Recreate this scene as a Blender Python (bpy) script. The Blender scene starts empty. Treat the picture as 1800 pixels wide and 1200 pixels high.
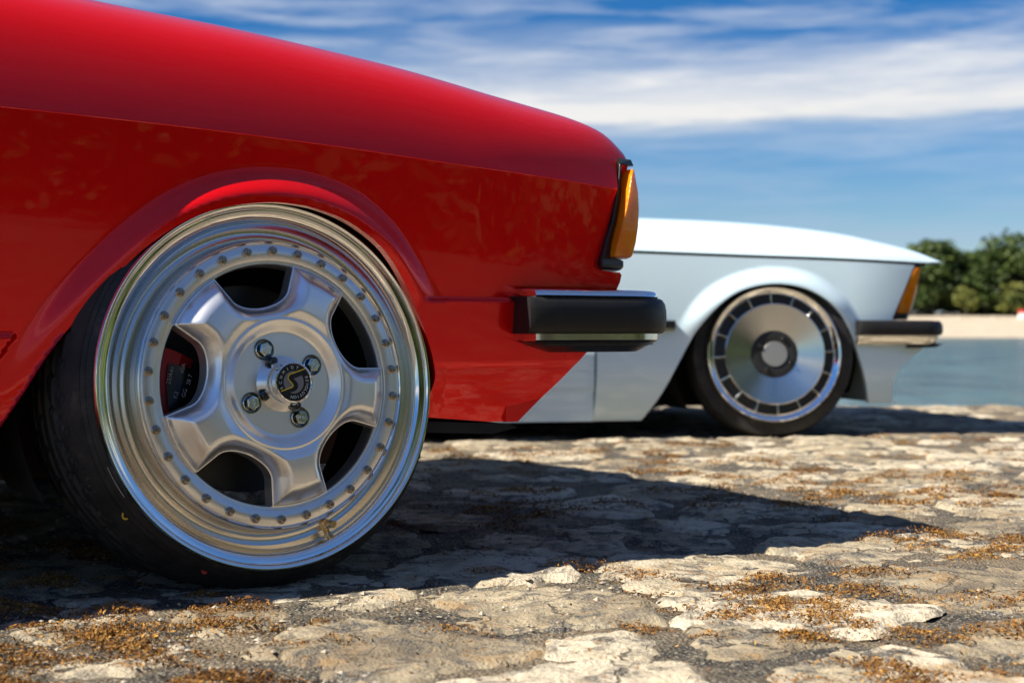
import bpy, math, random
import numpy as np
from mathutils import Vector, Matrix, geometry
R = math.radians
rng = np.random.default_rng(7)
random.seed(7)
SC = bpy.context.scene
COL = SC.collection

# ------------------------------------------------------------------ camera
cd = bpy.data.cameras.new('camera'); cam = bpy.data.objects.new('camera', cd); COL.objects.link(cam)
cam.location = (0, 0, .32); cam.rotation_euler = (R(90 - .41), 0, 0)
cd.sensor_width = 36; cd.lens = 50; cd.clip_start = .05; cd.clip_end = 6000
cd.dof.use_dof = True; cd.dof.focus_distance = 1.80; cd.dof.aperture_fstop = 6.3
SC.camera = cam

# ------------------------------------------------------------------ light
SUN = Vector((-.918, -.348, 1.0)).normalized()
EL = math.asin(SUN.z); AZ = math.atan2(SUN.x, SUN.y)
w = bpy.data.worlds.new('World'); SC.world = w; w.use_nodes = True
NT = w.node_tree; NT.nodes.clear()
def nd(nt, t, **kw):
    n = nt.nodes.new(t)
    for k, v in kw.items():
        if k.startswith('i_'): n.inputs[k[2:].replace('_', ' ')].default_value = v
        else: setattr(n, k, v)
    return n
def ramp(nt, pts, fac=None, interp='LINEAR'):
    r = nt.nodes.new('ShaderNodeValToRGB'); e = r.color_ramp.elements; r.color_ramp.interpolation = interp
    while len(e) < len(pts): e.new(.5)
    for x, (p, c) in zip(e, pts):
        x.position = p; x.color = (c, c, c, 1) if not hasattr(c, '__len__') else (*c, 1)
    if fac is not None: nt.links.new(fac, r.inputs[0])
    return r.outputs[0]
def math_(nt, op, a, b=None, c=None):
    m = nt.nodes.new('ShaderNodeMath'); m.operation = op
    for i, v in enumerate((a, b, c)):
        if v is None: continue
        if isinstance(v, (int, float)): m.inputs[i].default_value = v
        else: nt.links.new(v, m.inputs[i])
    return m.outputs[0]
def mix(nt, f, a, b, mode='MIX'):
    m = nt.nodes.new('ShaderNodeMix'); m.data_type = 'RGBA'; m.blend_type = mode
    for s, v in ((m.inputs[0], f), (m.inputs[6], a), (m.inputs[7], b)):
        if isinstance(v, (int, float)): s.default_value = v
        elif isinstance(v, tuple): s.default_value = (*v, 1)
        else: nt.links.new(v, s)
    return m.outputs[2]
sky = nd(NT, 'ShaderNodeTexSky', sky_type='NISHITA', sun_disc=False, sun_elevation=EL, sun_rotation=AZ, air_density=1.0, dust_density=.15, ozone_density=3.0, altitude=300)
hsv = nd(NT, 'ShaderNodeHueSaturation', i_Hue=.512, i_Saturation=1.9, i_Value=.80); NT.links.new(sky.outputs[0], hsv.inputs['Color'])
tc = nd(NT, 'ShaderNodeTexCoord'); sp = nd(NT, 'ShaderNodeSeparateXYZ'); NT.links.new(tc.outputs['Generated'], sp.inputs[0])
az = math_(NT, 'ARCTAN2', sp.outputs[0], sp.outputs[1]); zz = sp.outputs[2]
def skynoise(sa, sz, seed, scale=1.0, detail=6, rough=.55, dist=.3):
    c = nd(NT, 'ShaderNodeCombineXYZ'); NT.links.new(math_(NT, 'MULTIPLY', az, sa), c.inputs[0]); NT.links.new(math_(NT, 'MULTIPLY', zz, sz), c.inputs[1]); c.inputs[2].default_value = seed
    n = nd(NT, 'ShaderNodeTexNoise', i_Scale=scale, i_Detail=detail, i_Roughness=rough, i_Distortion=dist); NT.links.new(c.outputs[0], n.inputs['Vector']); return n.outputs[0]
n1 = skynoise(4, 26, 3.1); n2 = skynoise(9, 70, 8.7, detail=4)
zw = math_(NT, 'ADD', zz, math_(NT, 'MULTIPLY', math_(NT, 'SUBTRACT', n1, .5), .050))
band = ramp(NT, [(0, .50), (.05, .38), (.110, .30), (.1385, .36), (.1425, .86), (.155, .90), (.172, .68), (.190, .34), (.212, .04), (.30, .06), (.6, .14), (1, .10)], zw)
wisp = math_(NT, 'MULTIPLY', ramp(NT, [(.42, 0), (.72, 1)], n2), ramp(NT, [(0, .25), (.14, .30), (.2, .5), (.35, .2), (1, .12)], zz))
cl = math_(NT, 'MINIMUM', math_(NT, 'ADD', band, wisp), 1.0)
ccol = ramp(NT, [(.0, (3.1, 4.0, 5.6)), (.12, (3.9, 5.0, 6.6)), (.145, (7.6, 7.5, 7.3)), (.17, (7.1, 7.2, 7.4)), (.3, (5.0, 6.0, 7.6))], zz)
csky = mix(NT, cl, hsv.outputs[0], ccol)
bg = nd(NT, 'ShaderNodeBackground', i_Strength=.05); NT.links.new(csky, bg.inputs[0])
wo = nd(NT, 'ShaderNodeOutputWorld'); NT.links.new(bg.outputs[0], wo.inputs[0])
sl = bpy.data.lights.new('sun', 'SUN'); sl.energy = 5.0; sl.angle = R(.55); sl.color = (1, .93, .80)
so = bpy.data.objects.new('sun', sl); COL.objects.link(so); so.rotation_euler = SUN.to_track_quat('Z', 'Y').to_euler()
SC.view_settings.view_transform = 'Standard'; SC.view_settings.look = 'None'; SC.view_settings.exposure = 1.24; SC.view_settings.gamma = 1
SC.view_settings.use_curve_mapping = False
SC.cycles.max_bounces = 8; SC.cycles.use_denoising = True; SC.cycles.caustics_reflective = False; SC.cycles.caustics_refractive = False

# ------------------------------------------------------------------ helpers
def empty(name, loc=(0, 0, 0), rz=0, parent=None):
    o = bpy.data.objects.new(name, None); COL.objects.link(o); o.location = loc; o.rotation_euler = (0, 0, rz); o.empty_display_size = .1
    if parent: o.parent = parent
    return o
def tag(o, label=None, cat=None, group=None, kind=None):
    if label: o['label'] = label
    if cat: o['category'] = cat
    if group: o['group'] = group
    if kind: o['kind'] = kind
    return o
def mk(name, v, f, mats, parent=None, smooth=True, angle=None, normals=None, mi=None):
    me = bpy.data.meshes.new(name)
    me.from_pydata([tuple(map(float, p)) for p in v], [], [tuple(map(int, q)) for q in f]); me.validate(); me.update()
    for m in (mats if isinstance(mats, (list, tuple)) else [mats]): me.materials.append(m)
    if mi is not None: me.polygons.foreach_set('material_index', np.asarray(mi, dtype=np.int32))
    me.polygons.foreach_set('use_smooth', np.full(len(me.polygons), smooth))
    if normals is not None: me.normals_split_custom_set_from_vertices([tuple(map(float, n)) for n in normals])
    elif angle is not None: me.set_sharp_from_angle(angle=R(angle))
    o = bpy.data.objects.new(name, me); COL.objects.link(o)
    if parent: o.parent = parent
    return o
class MB:
    def __init__(s): s.v = []; s.f = []; s.mi = []
    def add(s, v, f, m=0):
        b = len(s.v); s.v += [tuple(map(float, p)) for p in v]; s.f += [tuple(int(i) + b for i in q) for q in f]; s.mi += [m] * len(f); return s
    def box(s, c, d, m=0, M=None):
        x, y, z = [q / 2 for q in d]
        v = [Vector((a * x, b * y, e * z)) for a in (-1, 1) for b in (-1, 1) for e in (-1, 1)]
        if M is not None: v = [M @ p for p in v]
        v = [(p[0] + c[0], p[1] + c[1], p[2] + c[2]) for p in v]
        return s.add(v, [(0, 1, 3, 2), (4, 6, 7, 5), (0, 4, 5, 1), (2, 3, 7, 6), (0, 2, 6, 4), (1, 5, 7, 3)], m)
    def rev(s, prof, n=48, m=0, c=(0, 0, 0), cap=False):
        a = np.arange(n) * 2 * math.pi / n; v = []; f = []
        for r, d in prof:
            for t in a: v.append((c[0] + r * math.cos(t), c[1] - d, c[2] + r * math.sin(t)))
        for i in range(len(prof) - 1):
            for j in range(n):
                k = (j + 1) % n; f.append((i * n + j, i * n + k, (i + 1) * n + k, (i + 1) * n + j))
        if cap: f.append(tuple((len(prof) - 1) * n + j for j in range(n)))
        return s.add(v, f, m)
    def loft(s, rings, m=0, closed=True, caps=True):
        n = len(rings[0]); v = [p for r in rings for p in r]; f = []
        for i in range(len(rings) - 1):
            for j in range(n if closed else n - 1):
                k = (j + 1) % n; f.append((i * n + j, i * n + k, (i + 1) * n + k, (i + 1) * n + j))
        if caps and closed:
            f.append(tuple(range(n))[::-1]); f.append(tuple((len(rings) - 1) * n + j for j in range(n)))
        return s.add(v, f, m)
    def tube(s, pts, r, n=8, m=0):
        rings = []
        for i, p in enumerate(pts):
            p = Vector(p); t = (Vector(pts[min(i + 1, len(pts) - 1)]) - Vector(pts[max(i - 1, 0)])).normalized()
            u = t.orthogonal().normalized(); q = t.cross(u); rr = r[i] if hasattr(r, '__len__') else r
            rings.append([tuple(p + (u * math.cos(k * 2 * math.pi / n) + q * math.sin(k * 2 * math.pi / n)) * rr) for k in range(n)])
        return s.loft(rings, m)
    def build(s, name, mats, parent=None, smooth=True, angle=35):
        return mk(name, s.v, s.f, mats, parent, smooth, angle if smooth else None, None, s.mi)

def resample(poly, step, closed=True):
    P = [np.array(p, float) for p in poly]; out = []
    n = len(P)
    for i in range(n if closed else n - 1):
        a, b = P[i], P[(i + 1) % n]; k = max(1, int(math.ceil(np.linalg.norm(b - a) / step)))
        for j in range(k): out.append(a + (b - a) * j / k)
    if not closed: out.append(P[-1])
    return np.array(out)
def spline(pts, step):
    P = np.array(pts, float); P = np.vstack([2 * P[0] - P[1], P, 2 * P[-1] - P[-2]]); out = []
    for i in range(1, len(P) - 2):
        k = max(1, int(np.linalg.norm(P[i + 1] - P[i]) / step))
        for j in range(k):
            t = j / k
            out.append(.5 * ((2 * P[i]) + (-P[i - 1] + P[i + 1]) * t + (2 * P[i - 1] - 5 * P[i] + 4 * P[i + 1] - P[i + 2]) * t * t + (-P[i - 1] + 3 * P[i] - 3 * P[i + 1] + P[i + 2]) * t ** 3))
    out.append(P[-2]); return np.array(out)
def inside(poly, q):
    x, y = q[:, 0], q[:, 1]; r = np.zeros(len(q), bool); n = len(poly)
    for i in range(n):
        x0, y0 = poly[i]; x1, y1 = poly[(i + 1) % n]
        if y0 == y1: continue
        c = ((y0 > y) != (y1 > y)) & (x < (x1 - x0) * (y - y0) / (y1 - y0) + x0); r ^= c
    return r
def pdist(poly, q, closed=True):
    A = np.asarray(poly, float); B = np.roll(A, -1, 0)
    if not closed: A, B = A[:-1], B[:-1]
    best = np.full(len(q), 1e9)
    for a, b in zip(A, B):
        d = b - a; L = d @ d
        t = np.clip(((q - a) @ d) / L, 0, 1) if L > 0 else np.zeros(len(q))
        e = q - a - t[:, None] * d; best = np.minimum(best, (e * e).sum(1))
    return np.sqrt(best)
def interp(pts):
    xs = np.array([p[0] for p in pts]); ys = np.array([p[1] for p in pts]); return lambda x: np.interp(x, xs, ys)
def smooth(a, b, x):
    t = np.clip((x - a) / (b - a), 0, 1); return t * t * (3 - 2 * t)

def panel(name, outline, fn, mats, parent, step=.01, ostep=.006, holes=(), lines=(), rim=None, flip=False, eps=4e-4, xf=None):
    """a sheet trimmed to a closed outline in (u,v) and lifted by fn(q)->xyz, with a folded rim"""
    loops = [resample(outline, ostep)] + [resample(h, ostep) for h in holes]
    lo, hi = loops[0].min(0), loops[0].max(0)
    gx, gy = np.meshgrid(np.arange(lo[0] + step / 2, hi[0], step), np.arange(lo[1] + step / 2, hi[1], step)); g = np.c_[gx.ravel(), gy.ravel()]
    m = inside(loops[0], g)
    for h in loops[1:]: m &= ~inside(h, g)
    g = g[m]
    for L in loops: g = g[pdist(L, g) > step * .45]
    ls = [resample(l, ostep, False) for l in lines]
    for L in ls: g = g[pdist(L, g, False) > step * .4]
    V = []; E = []
    for L in loops:
        b = len(V); V += [Vector(p) for p in L]; E += [(b + i, b + (i + 1) % len(L)) for i in range(len(L))]
    for L in ls:
        b = len(V); V += [Vector(p) for p in L]; E += [(b + i, b + i + 1) for i in range(len(L) - 1)]
    V += [Vector(p) for p in g]
    cv, ce, cf, *_ = geometry.delaunay_2d_cdt(V, E, [], 0, 1e-6)
    q = np.array([tuple(p) for p in cv]); F = np.array([f for f in cf if len(f) == 3])
    c = q[F].mean(1); m = inside(loops[0], c)
    for h in loops[1:]: m &= ~inside(h, c)
    F = F[m]
    P = fn(q)
    du = (fn(q + [eps, 0]) - fn(q - [eps, 0])); dv = (fn(q + [0, eps]) - fn(q - [0, eps]))
    N = np.cross(du, dv); N /= np.linalg.norm(N, axis=1)[:, None] + 1e-12
    e1 = q[F[:, 1]] - q[F[:, 0]]; e2 = q[F[:, 2]] - q[F[:, 0]]
    cw = (e1[:, 0] * e2[:, 1] - e1[:, 1] * e2[:, 0]) < 0; F[cw] = F[cw][:, ::-1]
    if flip: N = -N; F = F[:, ::-1]
    v = P; n = N; f = [tuple(t) for t in F]
    if rim is not None:
        for L in loops:
            a = fn(L); rv = rim(L, a) if callable(rim) else np.array(rim)[None, :] + a * 0
            t = np.roll(a, -1, 0) - np.roll(a, 1, 0); nn = np.cross(t, rv); nn /= np.linalg.norm(nn, axis=1)[:, None] + 1e-12
            b = len(v); k = len(L)
            v = np.vstack([v, a, a + rv]); n = np.vstack([n, nn, nn])
            for i in range(k):
                j = (i + 1) % k; f.append((b + i, b + j, b + k + j, b + k + i))
    if xf is not None: v = xf(v); 
    return mk(name, v, f, mats, parent, True, None, n)
def mirrored(o, name, W, parent):
    """the same sheet on the car's other side"""
    me = o.data; v = np.empty(len(me.vertices) * 3); me.vertices.foreach_get('co', v); v = v.reshape(-1, 3); v[:, 1] = W - v[:, 1]
    return mk(name, v, [tuple(reversed(p.vertices)) for p in me.polygons], list(me.materials), parent, True, 35)

def hash2(ix, iy, s):
    h = np.sin(ix * 127.1 + iy * 311.7 + s * 74.7) * 43758.5453; return h - np.floor(h)
def vnoise(x, y, s=0):
    ix, iy = np.floor(x), np.floor(y); fx, fy = x - ix, y - iy; fx = fx * fx * (3 - 2 * fx); fy = fy * fy * (3 - 2 * fy)
    a = hash2(ix, iy, s); b = hash2(ix + 1, iy, s); c = hash2(ix, iy + 1, s); d = hash2(ix + 1, iy + 1, s)
    return (a + (b - a) * fx) * (1 - fy) + (c + (d - c) * fx) * fy - .5
def fbm(x, y, f, o=4, s=0, g=.55):
    r = 0; a = 1
    for i in range(o): r = r + a * vnoise(x * f, y * f, s + i * 3.3); f *= 2.03; a *= g
    return r

# ------------------------------------------------------------------ materials
def mat(name):
    m = bpy.data.materials.new(name); m.use_nodes = True; nt = m.node_tree; return m, nt, nt.nodes['Principled BSDF']
def setp(b, **k):
    for a, v in k.items():
        s = b.inputs[a.replace('_', ' ')]; s.default_value = (*v, 1) if isinstance(v, tuple) and len(v) == 3 else v
def noise(nt, scale, detail=5, rough=.6, vec=None, dist=0):
    n = nd(nt, 'ShaderNodeTexNoise', i_Scale=scale, i_Detail=detail, i_Roughness=rough, i_Distortion=dist)
    if vec is not None: nt.links.new(vec, n.inputs['Vector'])
    return n.outputs[0]
def objco(nt): return nd(nt, 'ShaderNodeTexCoord').outputs['Object']
def bump(nt, b, h, strength=.3, dist=.002, prev=None):
    n = nd(nt, 'ShaderNodeBump', i_Strength=strength, i_Distance=dist); nt.links.new(h, n.inputs['Height'])
    if prev is not None: nt.links.new(prev, n.inputs['Normal'])
    nt.links.new(n.outputs[0], b.inputs['Normal']); return n.outputs[0]
def simple(name, col, rough=.5, metal=0.0, nscale=None, namt=.15, bumpd=None, **k):
    m, nt, b = mat(name); setp(b, Base_Color=col, Roughness=rough, Metallic=metal, **k)
    if nscale:
        n = noise(nt, nscale, vec=objco(nt)); c = mix(nt, n, tuple(x * (1 - namt) for x in col), tuple(min(1, x * (1 + namt)) for x in col)); nt.links.new(c, b.inputs['Base Color'])
        nt.links.new(math_(nt, 'ADD', math_(nt, 'MULTIPLY', math_(nt, 'SUBTRACT', n, .5), rough * .5), rough), b.inputs['Roughness'])
        if bumpd: bump(nt, b, n, .4, bumpd)
    return m
def paint(name, col, coat=1.0, rough=.35, peel=.00006, metal=0.0):
    m, nt, b = mat(name); setp(b, Base_Color=col, Roughness=rough, Metallic=metal, Coat_Weight=coat, Coat_Roughness=.012, Coat_IOR=1.5, IOR=1.3)
    co = objco(nt); n = noise(nt, 160, 2, .5, co); bp = nd(nt, 'ShaderNodeBump', i_Strength=.22, i_Distance=peel); nt.links.new(n, bp.inputs['Height']); nt.links.new(bp.outputs[0], b.inputs['Coat Normal'])
    d = noise(nt, 14, 6, .7, co); nt.links.new(ramp(nt, [(.3, .006), (.8, .022)], d), b.inputs['Coat Roughness'])
    return m
RED = paint('red_paint', (.80, .0015, .002), .62, .26, metal=.45); WHITE = paint('pale_paint', (.65, .82, .90), rough=.35)
BLACKTRIM = simple('black_rubber_trim', (.011, .0105, .010), .5, Specular_IOR_Level=.3, nscale=60, bumpd=.0004)
BLACK = simple('black_plastic', (.012, .012, .013), .35)
DARK = simple('dark_underside', (.006, .006, .006), .85, nscale=20)
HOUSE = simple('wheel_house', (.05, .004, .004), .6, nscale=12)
CHROME = simple('chrome', (.82, .82, .83), .05, 1.0, nscale=30, namt=.03)
POLISH = simple('polished_lip', (.90, .89, .87), .08, 1.0, nscale=9, namt=.04)
DULL = simple('worn_underchrome', (.78, .75, .69), .18, 1.0, nscale=25, namt=.3)
SILVER, _nt, _b = mat('silver_lacquer'); setp(_b, Base_Color=(.72, .72, .73), Metallic=.85, Roughness=.30, Coat_Weight=.6, Coat_Roughness=.03)
_f = noise(_nt, 900, 2, .5, objco(_nt)); _nt.links.new(mix(_nt, _f, (.78, .78, .78), (.90, .90, .90)), _b.inputs['Base Color'])
GROOVE = simple('satin_groove', (.66, .64, .61), .22, 1.0, nscale=9, namt=.06)
RINGM = simple('satin_ring', (.76, .76, .76), .30, .9, nscale=40, namt=.08)
BOLTM = simple('bolt_steel', (.36, .31, .26), .28, 1.0, nscale=200, namt=.4)
SCREWM = simple('screw_dark', (.05, .055, .055), .25, .8)
LUGM = simple('zinc_bolt', (.62, .68, .68), .18, 1.0)
CUPM = simple('bolt_seat', (.28, .30, .27), .22, 1.0)
BRASS = simple('brass', (.62, .45, .25), .25, 1.0)
IRON = simple('brake_iron', (.09, .085, .08), .45, .8, nscale=30, namt=.4)
CALIPER = simple('caliper_red', (.35, .01, .02), .35, nscale=30)
RUBBER, _nt, _b = mat('tyre_rubber'); setp(_b, Roughness=.62, Specular_IOR_Level=.35)
_n = noise(_nt, 26, 8, .7, objco(_nt)); _nt.links.new(ramp(_nt, [(.35, (.013, .013, .013)), (.58, (.030, .027, .024)), (.74, (.09, .074, .055))], _n), _b.inputs['Base Color']); bump(_nt, _b, noise(_nt, 240, 3, .6, objco(_nt)), .3, .0006)
YELLOW = simple('yellow_mark', (.65, .42, .03), .6); REDDOT = simple('red_mark', (.45, .02, .02), .6); WHITEINK = simple('white_ink', (.6, .6, .58), .6)
GREYINK = simple('grey_ink', (.18, .17, .18), .4); GOLDINK = simple('gold_ink', (.75, .55, .02), .4); BLACKINK = simple('black_ink', (.006, .006, .006), .25)
AMBER, _nt, _b = mat('amber_lens'); setp(_b, Base_Color=(.85, .26, .005), Roughness=.22, IOR=1.4, Coat_Weight=.35, Coat_Roughness=.03)
_w = nd(_nt, 'ShaderNodeTexWave', i_Scale=34, i_Distortion=.6); _w.bands_direction = 'Z'; _nt.links.new(objco(_nt), _w.inputs['Vector']); bump(_nt, _b, _w.outputs[1], .12, .0008)
_nt.links.new(ramp(_nt, [(.3, (.92, .22, .003)), (.7, (1.0, .38, .010))], noise(_nt, 45, 2, .5, objco(_nt))), _b.inputs['Base Color'])
_t = nd(_nt, 'ShaderNodeBsdfTranslucent'); _t.inputs[0].default_value = (1, .33, .01, 1); _x = nd(_nt, 'ShaderNodeMixShader'); _x.inputs[0].default_value = .35
_nt.links.new(_b.outputs[0], _x.inputs[1]); _nt.links.new(_t.outputs[0], _x.inputs[2]); _nt.links.new(_x.outputs[0], _nt.nodes['Material Output'].inputs[0])
GLASS = simple('dark_glass', (.02, .025, .025), .03, Coat_Weight=1.0)
LAMPGLASS = simple('lamp_glass', (.6, .62, .65), .05, .6, Coat_Weight=1.0)
def brushed():
    m, nt, b = mat('brushed_disc'); setp(b, Base_Color=(.80, .78, .75), Metallic=1.0, Roughness=.14, Anisotropic=.8, Anisotropic_Rotation=.25)
    t = nd(nt, 'ShaderNodeTangent', direction_type='RADIAL', axis='Y'); nt.links.new(t.outputs[0], b.inputs['Tangent'])
    s = nd(nt, 'ShaderNodeSeparateXYZ'); nt.links.new(objco(nt), s.inputs[0]); l = nd(nt, 'ShaderNodeVectorMath', operation='LENGTH'); nt.links.new(objco(nt), l.inputs[0])
    n = nd(nt, 'ShaderNodeTexNoise', i_Scale=1400, i_Detail=2); n.noise_dimensions = '1D'; nt.links.new(l.outputs['Value'], n.inputs['W']); nt.links.new(ramp(nt, [(.3, .11), (.7, .22)], n.outputs[0]), b.inputs['Roughness']); return m
BRUSHED = brushed()

def stone_mat(name, mort=False):
    m, nt, b = mat(name); setp(b, Roughness=.9, Specular_IOR_Level=.25)
    pos = nd(nt, 'ShaderNodeNewGeometry').outputs['Position']; rnd = nd(nt, 'ShaderNodeObjectInfo').outputs['Random']
    big = noise(nt, 5.5, 6, .62, pos, .4); med = noise(nt, 26, 7, .68, pos, .5); fine = noise(nt, 190, 6, .75, pos); pit = nd(nt, 'ShaderNodeTexVoronoi', i_Scale=210); nt.links.new(pos, pit.inputs['Vector'])
    spec = noise(nt, 420, 3, .7, pos)
    if mort:
        c = ramp(nt, [(.30, (.024, .023, .022)), (.50, (.060, .054, .046)), (.68, (.17, .14, .10))], med)
        c = mix(nt, ramp(nt, [(.55, 0), (.61, .9)], noise(nt, 260, 3, .7, pos)), c, (.36, .32, .25))
        c = mix(nt, ramp(nt, [(.46, 0), (.64, .6)], big), c, (.27, .205, .13))
        h = math_(nt, 'ADD', math_(nt, 'MULTIPLY', fine, .9), math_(nt, 'MULTIPLY', pit.outputs[0], 1.0)); bump(nt, b, h, 1.0, .006)
    else:
        k = math_(nt, 'ADD', math_(nt, 'MULTIPLY', rnd, .34), math_(nt, 'MULTIPLY', big, .85))
        base = ramp(nt, [(.30, (.13, .105, .078)), (.44, (.25, .205, .14)), (.58, (.38, .325, .23)), (.78, (.57, .505, .395))], k)
        base = mix(nt, .55, base, ramp(nt, [(.25, (.50, .46, .42)), (.5, (.95, .92, .88)), (.75, (1.1, 1.05, .98))], fine), 'MULTIPLY')
        lich = math_(nt, 'MULTIPLY', ramp(nt, [(.47, 0), (.57, 1)], med), ramp(nt, [(.38, .2), (.58, 1)], noise(nt, 9, 4, .6, pos)))
        c = mix(nt, lich, base, mix(nt, ramp(nt, [(.52, 0), (.62, 1)], spec), (.050, .048, .047), (.30, .27, .22)))
        c = mix(nt, ramp(nt, [(.55, 0), (.70, .75)], noise(nt, 11, 5, .65, pos, .8)), c, (.30, .175, .065))
        vc = nd(nt, 'ShaderNodeTexVoronoi', i_Scale=7.5, feature='DISTANCE_TO_EDGE'); wv = nd(nt, 'ShaderNodeVectorMath', operation='ADD'); nz = nd(nt, 'ShaderNodeTexNoise', i_Scale=9, i_Detail=5); nt.links.new(pos, nz.inputs['Vector'])
        ws = nd(nt, 'ShaderNodeVectorMath', operation='SCALE', i_Scale=.16); nt.links.new(nz.outputs['Color'], ws.inputs[0]); nt.links.new(pos, wv.inputs[0]); nt.links.new(ws.outputs[0], wv.inputs[1]); nt.links.new(wv.outputs[0], vc.inputs['Vector'])
        ck = math_(nt, 'MULTIPLY', ramp(nt, [(.006, 1), (.022, 0)], vc.outputs['Distance']), ramp(nt, [(.45, 0), (.55, 1)], noise(nt, 6, 3, .6, pos)))
        c = mix(nt, math_(nt, 'MULTIPLY', ck, .8), c, (.05, .042, .034))
        med = math_(nt, 'SUBTRACT', med, math_(nt, 'MULTIPLY', ck, .25))
        h = math_(nt, 'ADD', math_(nt, 'MULTIPLY', med, 1.6), math_(nt, 'ADD', math_(nt, 'MULTIPLY', fine, .55), math_(nt, 'MULTIPLY', pit.outputs[0], .35))); bump(nt, b, h, .85, .006)
    nt.links.new(c, b.inputs['Base Color']); return m
STONE = stone_mat('weathered_limestone'); MORTAR = stone_mat('gritty_mortar', True)

# ------------------------------------------------------------------ setting: pier, water, shore
YE = 6.18
def gz(x, y): return -.0044 + .005 * fbm(x, y, 7, 4, 1) + .0050 * fbm(x, y, 45, 3, 5)
xs = np.unique(np.concatenate([-np.geomspace(1.6, 90, 24)[::-1], np.arange(-1.6, 2.6, .014), np.arange(2.6, 4.5, .06), np.geomspace(4.5, 90, 22)]))
ys = np.unique(np.concatenate([-np.geomspace(.2, 90, 24)[::-1], np.arange(-.2, .9, .08), np.arange(.9, 3.3, .014), np.arange(3.3, YE, .035), [YE]]))
X, Y = np.meshgrid(xs, ys); Z = gz(X, Y); nx, ny = len(xs), len(ys)
v = np.c_[X.ravel(), Y.ravel(), Z.ravel()]
I = np.arange(nx * ny).reshape(ny, nx); f = np.c_[I[:-1, :-1].ravel(), I[:-1, 1:].ravel(), I[1:, 1:].ravel(), I[1:, :-1].ravel()]
ground = tag(mk('ground', v, f, MORTAR), kind='structure')
ground['label'] = 'weathered stone quay paving with gritty dark joints'
qv = [(x, YE, float(gz(np.array(x), np.array(YE)))) for x in xs] + [(x, YE + .03, -3.0) for x in xs]
tag(mk('quay_wall', qv, [(i, nx + i, nx + i + 1, i + 1) for i in range(nx - 1)], MORTAR, None, False), kind='structure')

# stones: jittered seeds, clipped against their neighbours, each one an object of its own
seeds = []; tries = 0
while tries < 24000:
    tries += 1
    y = 1.0 + 5.1 * random.random() ** 1.15; hw = .36 * y + .30; x = random.uniform(-hw, hw)
    r = (.095 if random.random() < .30 else .190) * (1 if y < 3 else 1.18)
    if all((x - a) ** 2 + ((y - b) * 1.0) ** 2 > (.5 * (r + c)) ** 2 * 1.9 for a, b, c in seeds): seeds.append((x, y, r))
seeds = sorted(seeds, key=lambda s: s[1])[:330]
def cell(i):
    x, y, r = seeds[i]; P = [np.array(p) for p in ((x - .3, y - .3), (x + .3, y - .3), (x + .3, y + .3), (x - .3, y + .3))]; s0 = np.array((x, y))
    for j, (a, b, c) in enumerate(seeds):
        if j == i or (a - x) ** 2 + (b - y) ** 2 > .49: continue
        d = np.array((a, b)) - s0; L = np.linalg.norm(d); d /= L; lim = L * r / (r + c) - .004 - .012 * hash2(min(i, j), max(i, j), 2)
        Q = []
        for k in range(len(P)):
            A, B = P[k], P[(k + 1) % len(P)]; da, db = (A - s0) @ d - lim, (B - s0) @ d - lim
            if da <= 0: Q.append(A)
            if da * db < 0: Q.append(A + (B - A) * da / (da - db))
        P = Q
        if len(P) < 3: return None
    P = np.array(P)
    P[:, 1] = np.minimum(P[:, 1], YE - .01)
    for _ in range(2): P = np.vstack([[a * .78 + b * .22, a * .22 + b * .78] for a, b in zip(P, np.roll(P, -1, 0))])
    P = resample(P, .014 if y < 3.2 else .03)
    c = P.mean(0); d = P - c; L = np.linalg.norm(d, axis=1)[:, None]
    P = P + d / np.maximum(L, 1e-6) * (fbm(P[:, 0], P[:, 1], 9, 4, 9, .7)[:, None] * .060 - .002)
    return P
nst = 0; STONES = []
for i in range(len(seeds)):
    if nst >= 300: break
    P = cell(i)
    if P is None or len(P) < 6: continue
    c = P.mean(0); z0 = random.uniform(-.0015, .002); tx, ty = random.uniform(-.025, .025), random.uniform(-.025, .025)
    def sf(q, P=P, c=c, z0=z0, tx=tx, ty=ty, i=i):
        x, y = q[:, 0], q[:, 1]; d = pdist(P, q); d = np.where(inside(P, q), d, -d)
        z = z0 + (x - c[0]) * tx + (y - c[1]) * ty + .006 * fbm(x, y, 7, 3, i) + .0052 * fbm(x, y, 42, 4, 4)
        z = z - .0105 * (1 - smooth(-.001, .008, d))
        near = np.exp(-(((x + .32) / .22) ** 2 + ((y - 1.86) / .22) ** 2) ** 2); z = z * (1 - near) + np.minimum(z, -.002) * near
        return np.c_[x - c[0], y - c[1], z]
    st = .013 if c[1] < 2.6 else (.020 if c[1] < 3.8 else .034)
    o = panel('stone', P, sf, STONE, ground, st, st * 1.1, eps=.003); o.location = (c[0], c[1], 0); nst += 1; STONES.append((P, c, sf))

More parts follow.
